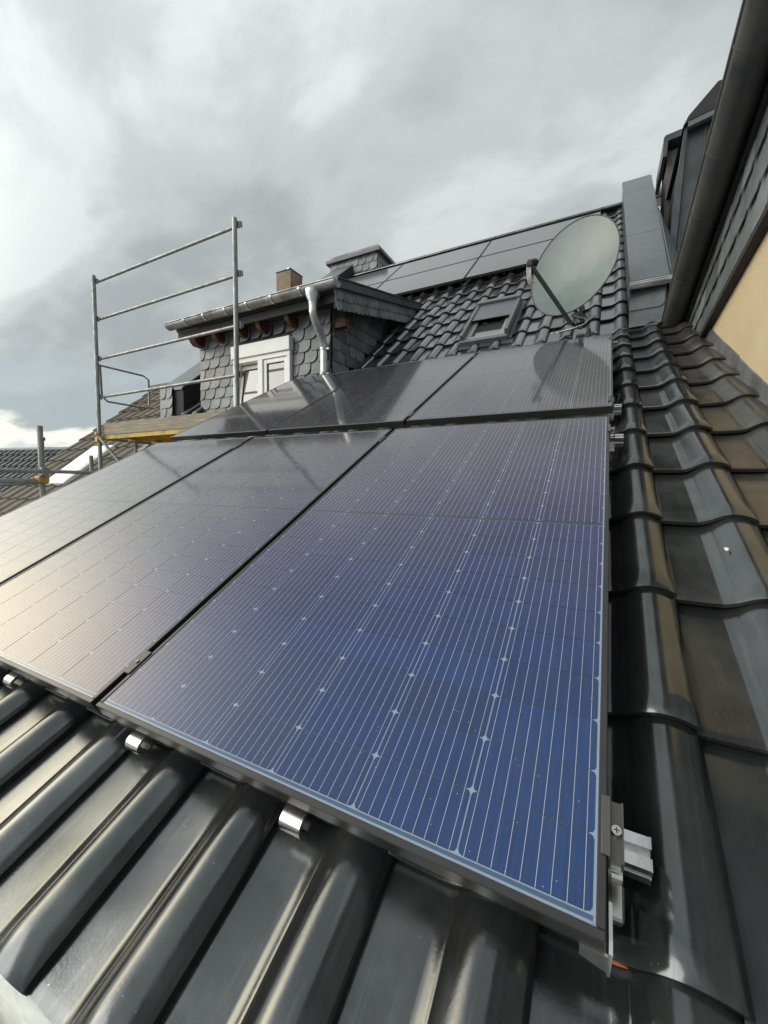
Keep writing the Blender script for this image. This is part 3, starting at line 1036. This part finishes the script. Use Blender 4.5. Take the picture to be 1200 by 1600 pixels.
# eave board / soffit behind the gutter and roof above
b = MB()
b.prism([(0.552, -1.4, zg(-1.4) + .03), (0.552, 3.9, zg(3.9) + .03), (0.552, 3.9, zg(3.9) - .10), (0.552, -1.4, zg(-1.4) - .10)], (0, 0, 0), (0.035, 0, 0))
b.put('eave_board', M_soffit, nb)
b = MB()
b.prism([(0.49, -1.4, zg(-1.4) + .035), (0.49, 3.95, zg(3.95) + .035), (4.9, 3.95, zg(3.95) + 3.6), (4.9, -1.4, zg(-1.4) + 3.6)], (0, 0, 0), (0, 0, 0.06))
b.put('roof', M_tile_far, nb)
# sheet metal clad dormer and box beyond the gutter
dm = thing('sheet_metal_dormer', 'tall dark sheet metal clad dormer rising behind the right hand gutter', 'dormer', (0.9, 5.6, 2.6))
b = MB()
Y = 5.5
b.prism([(0.655, Y, 3.15), (1.35, Y, 3.15), (1.35, Y, 4.72), (0.705, Y, 4.62)], (0, 0, 0), (0, 1.4, 0))
b.put('wall_sheet', M_sheet_dark, dm)
for i, x in enumerate((0.70, 0.86, 1.02, 1.18)):
    MB().prism([(x - .03, Y - .016, 3.15), (x - .016, Y - .016, 3.15), (x + .024, Y - .016, 4.62), (x + .010, Y - .016, 4.62)], (0, 0, 0), (0, .015, 0)).put('standing_seam', M_sheet_dark, dm)
b = MB().prism([(0.655, Y - 0.10, 4.60), (0.70, Y - 0.10, 4.69), (0.95, Y - .10, 4.95), (1.40, Y - 0.10, 4.97), (1.40, Y - .10, 4.76), (0.72, Y - .10, 4.64)], (0, 0, 0), (0, 1.6, 0))
b.put('roof', M_soffit, dm)
b = MB().prism([(0.70, Y - 0.115, 4.615), (1.35, Y - 0.115, 4.735), (1.35, Y - 0.115, 4.68), (0.695, Y - 0.115, 4.56)], (0, 0, 0), (0, .06, 0))
b.put('edge_trim', M_sheet, dm)
b = MB().prism([(0.585, Y - .05, 3.10), (0.645, Y - .05, 3.10), (0.705, Y - .05, 4.62), (0.68, Y - .05, 4.66), (0.60, Y - .05, 3.75)], (0, 0, 0), (0, .06, 0))
b.put('corner_trim', M_sheet_dark, dm)
cb = thing('boxed_chimney', 'brown sheet clad chimney box with overhanging hood near the ridge', 'chimney', (0.8, 6.8, 3.6))
b = MB().box((0.64, 6.75, 4.2), (0.98, 7.3, 5.26))
b.put('shaft', M_sheet_brown, cb)
for x in (0.70, 0.80, 0.90):
    MB().box((x, 6.742, 4.2), (x + .012, 6.749, 5.22)).put('standing_seam', M_sheet_brown, cb)
b = MB().prism([(0.578, 6.6, 5.35), (0.598, 6.6, 5.38), (1.05, 6.6, 5.43), (1.05, 6.6, 5.34), (0.63, 6.6, 5.30), (0.620, 6.6, 5.10), (0.574, 6.6, 5.10)], (0, 0, 0), (0, .85, 0))
b.put('hood', M_sheet_dark, cb)
# bright lead saddles on the ridge right of the parapet
ld = MB().box((0.53, 7.62, 5.16), (0.72, 7.9, 5.33), bev=.02)
ld.put('ridge_saddle', M_zinc_bright, house)

# ================================================================ SOLAR PANELS
PW, PH = 1.038, 1.755


def panel_meshes():
    fr = MB()
    lip, dp_ = 0.011, 0.035
    fr.box((0, 0, -dp_), (PW, lip, 0), bev=.0012)
    fr.box((0, PH - lip, -dp_), (PW, PH, 0), bev=.0012)
    fr.box((0, lip + .0003, -dp_), (lip, PH - lip - .0003, 0), bev=.0012)
    fr.box((PW - lip, lip + .0003, -dp_), (PW, PH - lip - .0003, 0), bev=.0012)
    fr = fr.mesh('panel_frame', M_frame)
    lam = MB().box((lip - .002, lip - .002, -0.008), (PW - lip + .002, PH - lip + .002, -0.0022)).mesh('laminate', M_back)
    n = 0.0062
    m_ = 0.0078
    k_ = 0.28
    o = [(m_, 0), (CW - m_, 0), (CW - m_ * k_, n * k_), (CW, n), (CW, CH - n), (CW - m_ * k_, CH - n * k_), (CW - m_, CH), (m_, CH), (m_ * k_, CH - n * k_), (0, CH - n), (0, n), (m_ * k_, n * k_)]
    cell = MB().add([(x, y, -0.0016) for x, y in o], [tuple(range(12))])
    cell.add([(x, y, -0.0016) for x, y in o] + [(x, y, -0.0023) for x, y in o], [(i + 12, (i + 1) % 12 + 12, (i + 1) % 12, i) for i in range(12)])
    cell = cell.mesh('solar_cell', M_cell)
    rb = []
    for (ya, yb, mi) in ((0.0118, 0.0140, 0), (0.0150, 0.0200, 1), (0.8722, 0.8838, 2), (PH - .0205, PH - .016, 1), (PH - .0145, PH - .0125, 0)):
        rb.append(MB().box((0.014, ya, -0.0021), (PW - 0.014, yb, -0.0017)).mesh('ribbon', (M_ribbon, M_backdark, M_seam)[mi]))
    return fr, lam, cell, rb


me_frame, me_lam, me_cell, me_rib = panel_meshes()
x_first = (PW - (6 * CW + 5 * 0.0025)) / 2
cellpos = []
for i in range(6):
    for j in range(20):
        yy = 0.022 + 0.0849 * j if j < 10 else 0.8845 + 0.0849 * (j - 10)
        cellpos.append((x_first + i * (CW + 0.0025), yy))
near = [
    (-1.038, 0.0, 'nearest solar panel, lower row beside the bright rail end, deep blue cells'),
    (-2.096, 0.0, 'solar panel in the middle of the lower row, pale cloud glare on it'),
    (-3.154, 0.0, 'lower row solar panel at the left edge of the array'),
    (-1.023, 1.880, 'upper row solar panel mirroring the satellite dish'),
    (-2.081, 1.880, 'middle panel of the upper row, half dark with the dormer mirrored in it'),
    (-3.139, 1.880, 'upper row solar panel directly below the dormer window'),
]
for i, (u, v, lab) in enumerate(near):
    M = FR1 @ Matrix.Translation((u, v, jit(0.0008))) @ Matrix.Rotation(jit(0.0012), 4, 'X') @ Matrix.Rotation(jit(0.0012), 4, 'Y')
    t = thing('solar_panel', lab, 'solar panel', M, 'solar panels in two rows on the lower roof')
    put('frame', me_frame, t, M)
    lam = put('laminate', me_lam, t, M)
    for me_ in me_rib:
        put('ribbon', me_, lam, M)
    for (cx, cy) in cellpos:
        put('solar_cell', me_cell, lam, M @ Matrix.Translation((cx, cy, 0)))

fr_b = MB()
LW, LH = 1.755, 1.038
for a_, b_ in (((0, 0, -.035), (LW, .011, 0)), ((0, LH - .011, -.035), (LW, LH, 0)), ((0, .0112, -.035), (.011, LH - .0112, 0)), ((LW - .011, .0112, -.035), (LW, LH - .0112, 0))):
    fr_b.box(a_, b_)
me_lf = fr_b.mesh('far_panel_frame', M_frame)
me_ll = MB().box((.009, .009, -.008), (LW - .009, LH - .009, -.0022)).mesh('far_laminate', M_farpanel)
xs_r = (-1.935, -3.71, -5.485)
labs = [['lower ridge panel at the right, just behind the dish feed', 'lower ridge panel in the middle, above the dormer verge', 'lower ridge panel farthest left beside the slate chimney'],
        ['upper ridge panel at the right, partly behind the dish', 'middle panel of the top row along the ridge', 'top row ridge panel farthest left at the slate chimney']]
for r_ in range(2):
    for i, x in enumerate(xs_r):
        M = FR2 @ Matrix.Translation((x, 2.51 + r_ * 1.062, 0.0 + jit(.001)))
        t = thing('solar_panel', labs[r_][i], 'solar panel', M, 'solar panels below the ridge of the upper roof')
        put('frame', me_lf, t, M)
        put('laminate', me_ll, t, M)

# clay showing on a chipped tile edge under the nearest panel corner
b = MB().prism([(0.010, 0.019, OFF - .006), (0.036, 0.017, OFF - .002), (0.030, 0.022, OFF + .009), (0.014, 0.024, OFF + .008)], (0, 0, 0), (0, 0.01, -0.006), M=FR1)
b.put('chipped_edge', mat('raw_clay', (0.50, 0.13, 0.05), 0.8), roof1)

# small pale dropping on the pan of a tile by the wall
b = MB()
ring = [(0.276 + 0.0045 * math.cos(a) * (1 + .25 * math.sin(3 * a)), 0.932 + 0.008 * math.sin(a) * (1 + .2 * math.cos(2 * a)), OFF + 0.0395) for a in [2 * math.pi * q / 10 for q in range(10)]]
b.prism(ring, (0, 0, 0), (0, 0, 0.002), M=FR1)
put('dropping', b.mesh('dropping', M_white), roof1)

# ---------------------------------------------------------------- mounting rails, hooks and clamps
RZT, RZB = -0.036, -0.076


def rail_mesh(x0, x1):
    b = MB()
    w2 = 0.020
    # C-shaped extrusion, open groove on top and on the lower side
    prof = [(-w2, RZB), (w2, RZB), (w2, RZT), (0.0055, RZT), (0.0055, RZT - 0.022), (-0.0055, RZT - 0.022), (-0.0055, RZT), (-w2, RZT),
            (-w2, RZT - 0.013), (-w2 + 0.005, RZT - 0.014), (-w2 + 0.005, RZT - 0.022), (-w2, RZT - 0.023)]
    b.prism([(x0, p, q) for p, q in prof], (0, 0, 0), (x1 - x0, 0, 0))
    # thin end cap standing proud
    b.prism([(x1 + .0002, p * 1.04, q) for p, q in prof], (0, 0, 0), (0.002, 0, 0))
    return b


rail_labs = ['mounting rail with big bright end below the nearest panel corner', 'mounting rail just under the top edge of the lower panel row',
             'mounting rail just under the bottom edge of the upper panel row', 'mounting rail under the top edge of the upper panel row']
rails = []
for v, lab in zip((0.122, 1.60, 1.985, 3.47), rail_labs):
    M = FR1 @ Matrix.Translation((0, v, 0))
    t = thing('mounting_rail', lab, 'rail', M, 'mounting rails under the near panels')
    rail_mesh(-3.20, 0.052 if v < 1 else 0.050).put('rail', M_alu, t, M)
    # end clamp
    b = MB()
    b.box((-0.007, -0.036, 0.0005), (0.0045, 0.038, 0.0030), bev=.0008)
    b.box((0.0012, -0.036, -0.034), (0.0045, 0.038, 0.0004))
    b.box((0.0045, -0.036, -0.0130), (0.0180, 0.038, -0.0100))
    b.box((0.0175, -0.036, -0.0300), (0.0200, 0.038, -0.0060))
    ec = b.put('end_clamp', M_clamp, t, M)
    bl = MB().tube([(0.0115, 0.0, -0.0100), (0.0115, 0.0, -0.0035)], 0.0062, 14)
    bl.tube([(0.0115, 0.0, -0.0034), (0.0115, 0.0, -0.0030)], 0.0035, 6)
    bl.put('bolt', M_steel, ec, M)
    cr_ = MB().box((0.0115 - .0032, -.0006, -.0031), (0.0115 + .0032, .0006, -.0027))
    cr_.box((0.0115 - .0006, -.0032, -.0031), (0.0115 + .0006, .0032, -.00275))
    cr_.put('bolt_recess', M_black, ec, M)
    # mid clamps
    ush = 0.015 if v > 1.8 else 0.0
    for x in (-1.048, -2.106):
        b = MB()
        b.box((x + ush - 0.0125, -0.034, 0.0004), (x + ush + 0.0125, 0.034, 0.0028), bev=.0008)
        b.box((x + ush - 0.007, -0.034, -0.034), (x + ush + 0.007, 0.034, 0.0002))
        b.put('mid_clamp', M_frame, t, M)
        MB().tube([(x + ush, 0, 0.0030), (x + ush, 0, 0.0055)], 0.005, 12).put('bolt', M_clamp, t, M)
    rails.append((t, M))


# roof hooks that show below the panels
def hook(t, u, v, wd=0.045, vend=-0.004):
    b = MB()
    r = 0.019
    zt = RZB - 0.001
    pr = [(v, zt)]
    pr += [(vend + 0.005, zt)]
    for q in range(9):
        a = math.pi / 2 + math.pi * q / 8 * 1.15
        pr.append((vend + r * math.cos(a), zt - r + r * math.sin(a)))
    pr += [(vend + 0.045, zt - 2 * r - 0.004)]
    b.strip(pr, u, u + wd, 0.005, M=FR1)
    b.put('roof_hook', M_steel, t)


for u in (-3.02, -2.29, -1.585, -0.965, -0.505):
    hook(rails[0][0], u, 0.12)
for u in (-2.9, -2.2, -1.6, -0.95, -0.45, 0.006):
    for ri in (1, 2, 3):
        M = rails[ri][1]
        vv = (1.60, 1.985, 3.47)[ri - 1]
        b = MB().box((u - .02, vv - .06, RZB - .012), (u + .015, vv + .03, RZB - .0005), M=FR1)
        b.put('roof_hook', M_steel, rails[ri][0])
# the corner hook: upright strip beside the frame and a plate turned under the corner
b = MB()
pl_ = [(0.0035, 0.115, -0.060), (0.0035, 0.115, -0.100), (0.0035, 0.02, -0.100), (0.0035, -0.004, -0.092), (0.0035, -0.002, -0.022), (0.0035, 0.01, -0.020), (0.0035, 0.05, -0.030), (0.0035, 0.085, -0.045)]
b.prism(pl_, (0, 0, 0), (0.004, 0, 0), M=FR1)
A8 = [(-0.027, -0.001, -0.0365), (0.0034, -0.0015, -0.0365), (0.0034, -0.0035, -0.084), (-0.027, -0.001, -0.072)]
b.add(A8 + [(x, y + 0.003, z) for x, y, z in A8], [(0, 1, 2, 3), (7, 6, 5, 4), (0, 4, 5, 1), (3, 2, 6, 7), (0, 3, 7, 4), (1, 5, 6, 2)], M=FR1)
b.put('corner_hook', M_steel, rails[0][0])
b = MB().tube([L1(0.004, 0.10, -.080), L1(0.022, 0.10, -.080)], 0.010, 12)
b.box((0.005, 0.050, -0.098), (0.024, 0.092, -0.078), M=FR1, bev=.003)
b.put('hook_nut', M_steel, rails[0][0])
# cable loop near upper rail
b = MB()
cab = [L1(0.0, 2.16, -0.05), L1(0.03, 2.15, -0.03), L1(0.045, 2.10, -0.02), L1(0.035, 2.04, -0.04), L1(0.01, 2.01, -0.06)]
b.tube(cab, 0.003, 8)
tag(b.put('cable', M_black), 'small black cable loop beside the upper row rail ends', 'cable')

# ================================================================ SATELLITE DISH
Dc = Vector((-0.326, 3.71, 2.515))
az, elv = R(-23.2), R(9.5)
nD = Vector((math.cos(elv) * math.sin(az), -math.cos(elv) * math.cos(az), math.sin(elv)))
rD = Vector((math.cos(az), math.sin(az), 0))
uD = nD.cross(rD)
if uD.z < 0: uD = -uD
dish = thing('satellite_dish', 'large grey green satellite dish on an arm above the upper panels', 'satellite dish', Dc - Vector((0, -0.2, 0.6)))
b = MB()
NR, NA = 10, 64
depth = 0.085
vs = [Dc - nD * depth]
for i in range(1, NR + 1):
    rr = i / NR
    for k in range(NA):
        a = 2 * math.pi * k / NA
        p = Dc + rD * 0.40 * rr * math.cos(a) + uD * 0.44 * rr * math.sin(a) - nD * depth * (1 - rr * rr)
        vs.append(p)
fs = [(0, 1 + k, 1 + (k + 1) % NA) for k in range(NA)]
for i in range(NR - 1):
    for k in range(NA):
        a0 = 1 + i * NA + k; a1 = 1 + i * NA + (k + 1) % NA
        fs.append((a0, a0 + NA, a1 + NA, a1))
b.add(vs, fs, True)
b.add([p - nD * 0.003 for p in vs], [tuple(reversed(f)) for f in fs], True)
refl = b.put('reflector', M_dish, dish)
rim = [Dc + rD * 0.402 * math.cos(a) + uD * 0.442 * math.sin(a) for a in [2 * math.pi * k / 64 for k in range(65)]]
MB().tube(rim, 0.0055, 8, caps=False).put('rim', M_dishback, dish)
for (a_, b_) in ((0.05, 0.05), (-0.02, -0.08), (-0.08, -0.06), (0.10, -0.16), (-0.05, -0.20)):
    rr2 = (a_ / 0.4) ** 2 + (b_ / 0.44) ** 2
    p = Dc + rD * a_ + uD * b_ - nD * depth * (1 - rr2)
    MB().tube([p, p + nD * 0.003], 0.004, 8).put('bolt', M_galv, refl)
foot = Dc - uD * 0.44
# feed arm and LNB
tip = Vector((-0.622, 3.29, 2.405))
aroot = foot - nD * 0.02 - uD * 0.03
dirv = (tip - aroot).normalized()
FRA = frame(aroot, dirv, (0, 0, 1))
MB().box((-0.08, -0.016, -0.012), ((tip - aroot).length, 0.016, 0.012), FRA, .002).put('feed_arm', M_dishback, dish)
lnb = MB()
look = (Dc - tip).normalized()
lnb.tube([tip + Vector((0, 0, .02)) - look * 0.02, tip + Vector((0, 0, .02)) + look * 0.025, tip + Vector((0, 0, .02)) + look * 0.03, tip + Vector((0, 0, .02)) + look * 0.06], [0.022, 0.022, 0.03, 0.03], 16)
lnb.box((-.02, -.045, -.02), (.03, .0, .02), frame(tip + Vector((-.01, 0, .03)), (1, 0, 0), (0, 0, 1)), .004)
lnb.put('feed_horn', M_black, dish)
# F-connectors and cables at the LNB
for i in range(4):
    o = Vector((-0.028 + 0.010 * i, 0.0, 0))
    p = tip + o
    c = MB().tube([p + Vector((0, 0, -.01)), p + Vector((0, -.003, -.045)), p + Vector((0.004, 0, -.095)), p + Vector((.012, .01, -.145)), p + Vector((.04, .04, -.16 + .01 * i))], 0.0035, 6)
    c.put('feed_cable', M_wire, dish)
# mast, bracket behind the dish
mp_ = Dc - nD * 0.22 - uD * 0.10
base = Vector((mp_.x, mp_.y + 0.02, 2.02))
b = MB().tube([base, Vector((base.x, base.y, mp_.z + 0.12))], 0.024, 16)
b.put('mast', M_galv, dish)
b = MB()
b.box((-0.05, -0.09, -0.05), (0.05, 0.09, 0.05), frame(Dc - nD * 0.16 - uD * 0.12, rD, uD) , .004)
b.put('bracket', M_dishback, dish)
b = MB()
fp = Vector((-0.235, 3.93, 2.075))
b.box((-0.05, -0.05, -0.03), (0.04, 0.05, 0.02), frame(fp, (1, 0, 0), D2), .004)
b.tube([fp + Vector((0, 0, .0)), fp + Vector((0.0, -.01, .10))], 0.028, 14)
b.tube([fp + Vector((0, 0, .10)), fp + Vector((0.0, -.01, .15))], 0.020, 14)
b.put('mast_boot', M_black, dish)
# cable bundle at the foot
cg = thing('antenna_cables', 'looped white and grey cables at the foot of the satellite dish', 'cables', (-0.25, 3.86, 2.05))
for i in range(6):
    q = 0.010 * i
    pts = [fp + Vector((-.02, -.02, .07 - q * .4)), fp + Vector((-.06 + q, -.05, .045 - q * .3)), fp + Vector((-.02 + q * 1.2, -.075, .01 + q * .5)), fp + Vector((.02 + q * .4, -.09, -.01)),
           fp + Vector((.01, -.12 - q * .3, -.05)), fp + Vector((-.05 - q, -.15, -.075)), fp + Vector((-.12 - q, -.16, -.085))]
    pts = [fp + Vector((0, -.01, .02)) + (p_ - fp - Vector((0, -.01, .02))) * 1.5 for p_ in pts]
    sm = []
    for k in range(len(pts) - 1):
        p0 = pts[max(k - 1, 0)]; p1 = pts[k]; p2 = pts[k + 1]; p3 = pts[min(k + 2, len(pts) - 1)]
        for s_ in range(5):
            t = s_ / 5
            sm.append(0.5 * ((2 * p1) + (p2 - p0) * t + (2 * p0 - 5 * p1 + 4 * p2 - p3) * t * t + (3 * p1 - p0 - 3 * p2 + p3) * t ** 3))
    sm.append(pts[-1])
    MB().tube(sm, 0.0046, 6).put('cable', M_wire if i % 3 else M_black, cg)

# ================================================================ SCAFFOLD
sc = thing('scaffold', 'galvanised scaffold bay with four guard rails and wooden toe board', 'scaffold', (-4.7, 2.7, -6))
XR, XL, SY = -3.392, -5.962, 2.60
TR = 0.0242
for x, zt in ((XR, 3.185), (XL, 3.195)):
    MB().tube([(x, SY, -6), (x, SY, zt)], TR, 16).put('standard', M_galv, sc)
    MB().tube([(x, 3.33, -6), (x, 3.33, 1.22)], TR, 12).put('standard', M_galv, sc)
for z in (3.135, 2.655, 2.145, 1.645):
    MB().tube([(XL + .02, SY + 0.045, z), (XR + .03, SY + 0.045, z)], 0.0175, 12).put('guard_rail', M_galv, sc)
    for x in (XL, XR):
        b = MB()
        b.box((x - 0.012, SY + 0.02, z - 0.03), (x + 0.030, SY + 0.035, z + 0.03), bev=.003)
        b.box((x + 0.028, SY + 0.018, z - 0.045), (x + 0.045, SY + 0.032, z + 0.02), bev=.003)
        b.put('wedge_clip', M_galv, sc)
    MB().box((XR + .03, SY + .03, z - .02), (XR + .045, SY + .06, z + .03)).put('wedge_clip', M_galv, sc)
# end guard at the far left
b = MB()
zz0, zz1 = 1.60, 2.06
loop = [(XL, SY + .02, zz1), (XL, 3.22, zz1), (XL, 3.30, zz1 - .04), (XL, 3.30, zz0 + .05), (XL, 3.25, zz0), (XL, SY + 0.12, zz0), (XL, SY + .05, zz0 + .06), (XL, SY + .04, zz1 - .01)]
b.tube(loop, 0.013, 10)
b.put('end_guard', M_galv, sc)
# transoms, deck and toe boards
b = MB()
for x in (XL, XR):
    b.tube([(x, SY, 1.10), (x, 3.33, 1.10)], TR, 12)
b.put('transom', M_galv, sc)
for j in range(2):
    b = MB()
    ya = SY + .035 + j * 0.34
    b.box((XL + .05, ya, 1.135), (XR - .04, ya + 0.32, 1.155))
    b.box((XL + .05, ya, 1.085), (XR - .04, ya + 0.012, 1.134))
    b.box((XL + .05, ya + .308, 1.085), (XR - .04, ya + 0.32, 1.134))
    for k in range(7):
        xx = XL + .2 + k * 0.36
        b.box((xx, ya + .0125, 1.10), (xx + .03, ya + .3075, 1.134))
    b.put('deck_platform', M_yellow, sc)
MB().box((XL + .03, SY + 0.028, 1.135), (XL + 0.06 + 2.50, SY + 0.058, 1.290), bev=.003).put('toe_board', M_wood, sc)
MB().box((XL + .05, 3.28, 1.16), (XR - .04, 3.31, 1.30), bev=.003).put('toe_board', M_wood, sc)
b = MB().tube([(XL + .02, SY - .03, 1.13), (XL + .34, SY + .05, 0.78)], 0.019, 10)
b.put('brace', M_galv, sc)
b = MB().tube([(XL - .035, SY - .03, 1.16), (XL + .04, SY - .05, 1.14)], 0.016, 8)
b.box((XL - .03, SY - .045, 1.04), (XL + .03, SY + .03, 1.11), bev=.004)
b.put('coupler', M_yellow, sc)
MB().tube([(XL + .30, SY + .3, 1.08), (XL + .30, SY + .3, -2)], 0.020, 10).put('standard', M_galv, sc)

# second scaffold, nearer at the left edge
s2_ = thing('scaffold', 'short scaffold post with crossing tubes and yellow coupler at the left edge', 'scaffold', (-4.92, 1.5, -6))
PX, PY = -4.885, 1.50
MB().tube([(PX, PY, -6), (PX, PY, 1.055)], TR, 16).put('standard', M_galv, s2_)
zr = 0.60
MB().tube([(PX + 0.04, -3.0, zr + .012), (PX + .04, 4.4, zr + .012)], 0.019, 10).put('guard_rail', M_galv, s2_)
MB().tube([(PX - .01, -3.0, zr - .085), (PX - .01, PY + .05, zr - .085)], 0.024, 10).put('ledger', M_galv, s2_)
MB().tube([(PX - 0.03, -3.0, zr - .42), (PX - .03, 3.9, zr - .42)], 0.019, 10).put('ledger', M_galv, s2_)
MB().tube([(PX - 0.6, PY - .8, zr - .20), (PX - .02, PY - .02, zr - .09)], 0.019, 10).put('brace', M_galv, s2_)
MB().tube([(PX - 0.9, PY + .9, -6), (PX - .9, PY + .9, zr + .25)], 0.024, 10).put('standard', M_galv, s2_)
b = MB().box((PX - .055, PY - .045, zr - .10), (PX + .05, PY + .045, zr - .035), bev=.01)
b.box((PX - .075, PY - .06, zr - .09), (PX - .045, PY + .02, zr - .05), bev=.005)
b.put('coupler', M_yellow, s2_)
b = MB().box((PX + .03, PY - .03, zr - .03), (PX + .075, PY + .03, zr + .05), bev=.006)
b.put('coupler', M_galv, s2_)

# ================================================================ BROWN ROOFED NEIGHBOUR (left)
bh = thing('house', 'old brown tiled house roof sloping up behind the scaffold', 'house', (-7.5, 4.5, -6))
BX0, BX1 = -9.0, -5.74
FRB = frame((BX0, 5.35, 2.60), (1, 0, 0), D2)
b = MB()
TWb, TLb = 0.30, 0.335
prof_b = [(0, 0.0), (.22, 0.0), (.34, .022), (.50, .030), (.66, .022), (.78, 0.0), (1.0, 0.0)]
ncol = 11
nrow = 24
for j in range(nrow):
    ya = -TLb * (j + 1)
    vs = []
    for yy, hh in ((0, .028), (TLb + .02, 0.0)):
        for k in range(ncol):
            for (t, z) in prof_b[:-1]:
                vs.append(((k + t) * TWb, ya + yy, z + hh + (jit(.002) if yy == 0 else 0)))
        vs.append((ncol * TWb, ya + yy, hh))
    n = len(vs) // 2
    b.add(vs, [(i, i + 1, i + 1 + n, i + n) for i in range(n - 1)], False, M=FRB)
    nose = vs[:n]
    b.add(nose + [(x, y_, z - .026) for x, y_, z in nose], [(i + n, i + 1 + n, i + 1, i) for i in range(n - 1)], False, M=FRB)
b.put('roof_tiles', M_brown_tile, bh, kind='stuff')
b = MB()
b.box((0, -TLb * nrow, -.08), (3.3, 0, -.002), FRB)
b.add([(BX0, 5.35, 2.58), (BX0 + 3.3, 5.35, 2.58), (BX0 + 3.3, 9.5, -.9), (BX0, 9.5, -.9)], [(0, 1, 2, 3)])
b.put('roof', M_brown_tile, bh)
b = MB()
for i in range(9):
    x0 = BX0 + i * .37
    pr = [(5.35 - 0.13 * math.cos(a), 2.60 + 0.09 * math.sin(a)) for a in [math.pi * q / 6 for q in range(7)]]
    b2 = MB().strip(pr, x0, x0 + .385, -.015)
    b2.put('ridge_cap', M_brown_tile, bh)
b = MB().prism([(BX0 + .12, -0.9, -6), (BX0 + .12, 9.4, -6), (BX0 + .12, 9.4, -0.9), (BX0 + .12, 5.35, 2.50), (BX0 + .12, -0.6, -2.5)], (0, 0, 0), (3.1, 0, 0))
b.put('wall', M_render_grey, bh)
# skylight lying in the brown roof
skq = MB()
skq.box((1.10, -3.35, .0), (1.72, -2.35, .08), FRB, .01)
sk = skq.put('skylight', M_white, bh)
MB().box((1.15, -3.29, .0805), (1.67, -2.41, .086), FRB).put('pane', mat('pale_skylight_glass', (0.45, 0.5, 0.52), 0.08, spec=1.0, coat=1.0), sk)
# mossy strip flashing up the roof
MB().box((2.55, -4.6, .02), (2.68, -0.2, .055), FRB).put('verge_flashing', M_lead, bh)

# old masonry chimney standing by the gable
oc = thing('chimney', 'old lichen stained masonry chimney with metal flue behind the dormer gutter', 'chimney', (-6.0, 6.4, 1.5))
MB().box((-6.13, 6.2, 1.2), (-5.74, 6.58, 4.86), bev=.01).put('stack', M_brick, oc)
for j in range(4):
    zc = 4.46 + j * .098
    for i in range(0):
        xx = -6.185 + i * .158 + (0.05 if j % 2 else 0)
        xe = min(xx + .15, -5.705)
        MB().box((xx, 6.186, zc), (xe, 6.199, zc + .088), bev=.003).put('brick', M_brick, oc)
MB().box((-6.14, 6.19, 4.865), (-5.73, 6.59, 4.885), bev=.008).put('cap_slab', M_mortar, oc)
MB().tube([(-5.98, 6.45, 4.88), (-5.98, 6.45, 5.03)], 0.055, 14).put('flue_pipe', M_zinc_bright, oc)

# ================================================================ FAR GREY ROOFED HOUSE
# ridge seen low at the left edge
def ray(x, y):
    d = rx * ((x - 600) / F_PX) + ry * ((y - 800) / F_PX) + rz
    return d


def hitz(x, y, z):
    d = ray(x, y)
    return CAM + d * ((z - CAM.z) / d.z)


fh = None
A = Vector((-24.5, 8.3, 1.95)); B_ = Vector((-19.5, 9.6, 1.95))
ax = (B_ - A).normalized()
down = Vector((ax.y, -ax.x, 0)).normalized()
if (CAM - A).dot(down) < 0: down = -down
slope = (down * math.cos(R(42)) - Vector((0, 0, 1)) * math.sin(R(42))).normalized()
fh = thing('house', 'distant house with grey pantiled roof and small vent at the far left', 'house', tuple(A - Vector((0, 0, 8))))
FRF = frame(A - ax * 3, ax, -slope)
t_g = tile_mesh('grey_pantile', 8, 3, M_grey_tile, noseh=.05, roll=.06, w=.34, l=.40, under=.05)
fr_roof = MB().box((0, -5.2, -.1), (9.5, 0, -.01), FRF).put('roof', M_grey_tile, fh)
for j in range(1, 12):
    for k in range(3, 27):
        put('roof_tile', t_g, fr_roof, FRF @ Matrix.Translation((k * .34, -j * .40, 0)))
for k in range(26):
    p0 = A - ax * 3 + ax * (.37 * k)
    MB().tube([p0 + Vector((0, 0, .0)), p0 + ax * .38 + Vector((0, 0, .0))], 0.11, 8).put('ridge_cap', M_grey_tile, fr_roof)
back = -down
MB().add([A - ax * 3, A + ax * 6.5, A + ax * 6.5 + back * 4 - Vector((0, 0, 3.6)), A - ax * 3 + back * 4 - Vector((0, 0, 3.6))], [(0, 1, 2, 3)]).put('roof_back', M_grey_tile, fh)
fp0 = A - ax * 2.8 + down * .3 - Vector((0, 0, .5)); fp1 = A + ax * 6.3 + down * .3 - Vector((0, 0, .5))
q = [fp0 + down * 3.2 - Vector((0, 0, 3)), fp1 + down * 3.2 - Vector((0, 0, 3)), fp1 - down * 3.2 - Vector((0, 0, 3)), fp0 - down * 3.2 - Vector((0, 0, 3))]
MB().prism(q, (0, 0, 0), (0, 0, -6)).put('wall', M_render_grey, fh)
vp = A + ax * 2.0
b = MB().tube([vp + Vector((0, 0, .05)), vp + Vector((0, 0, .42))], 0.10, 10)
b.tube([vp + Vector((0, 0, .42)), vp + Vector((0, 0, .56))], 0.15, 10)
b.put('vent_pipe', M_black, fh)
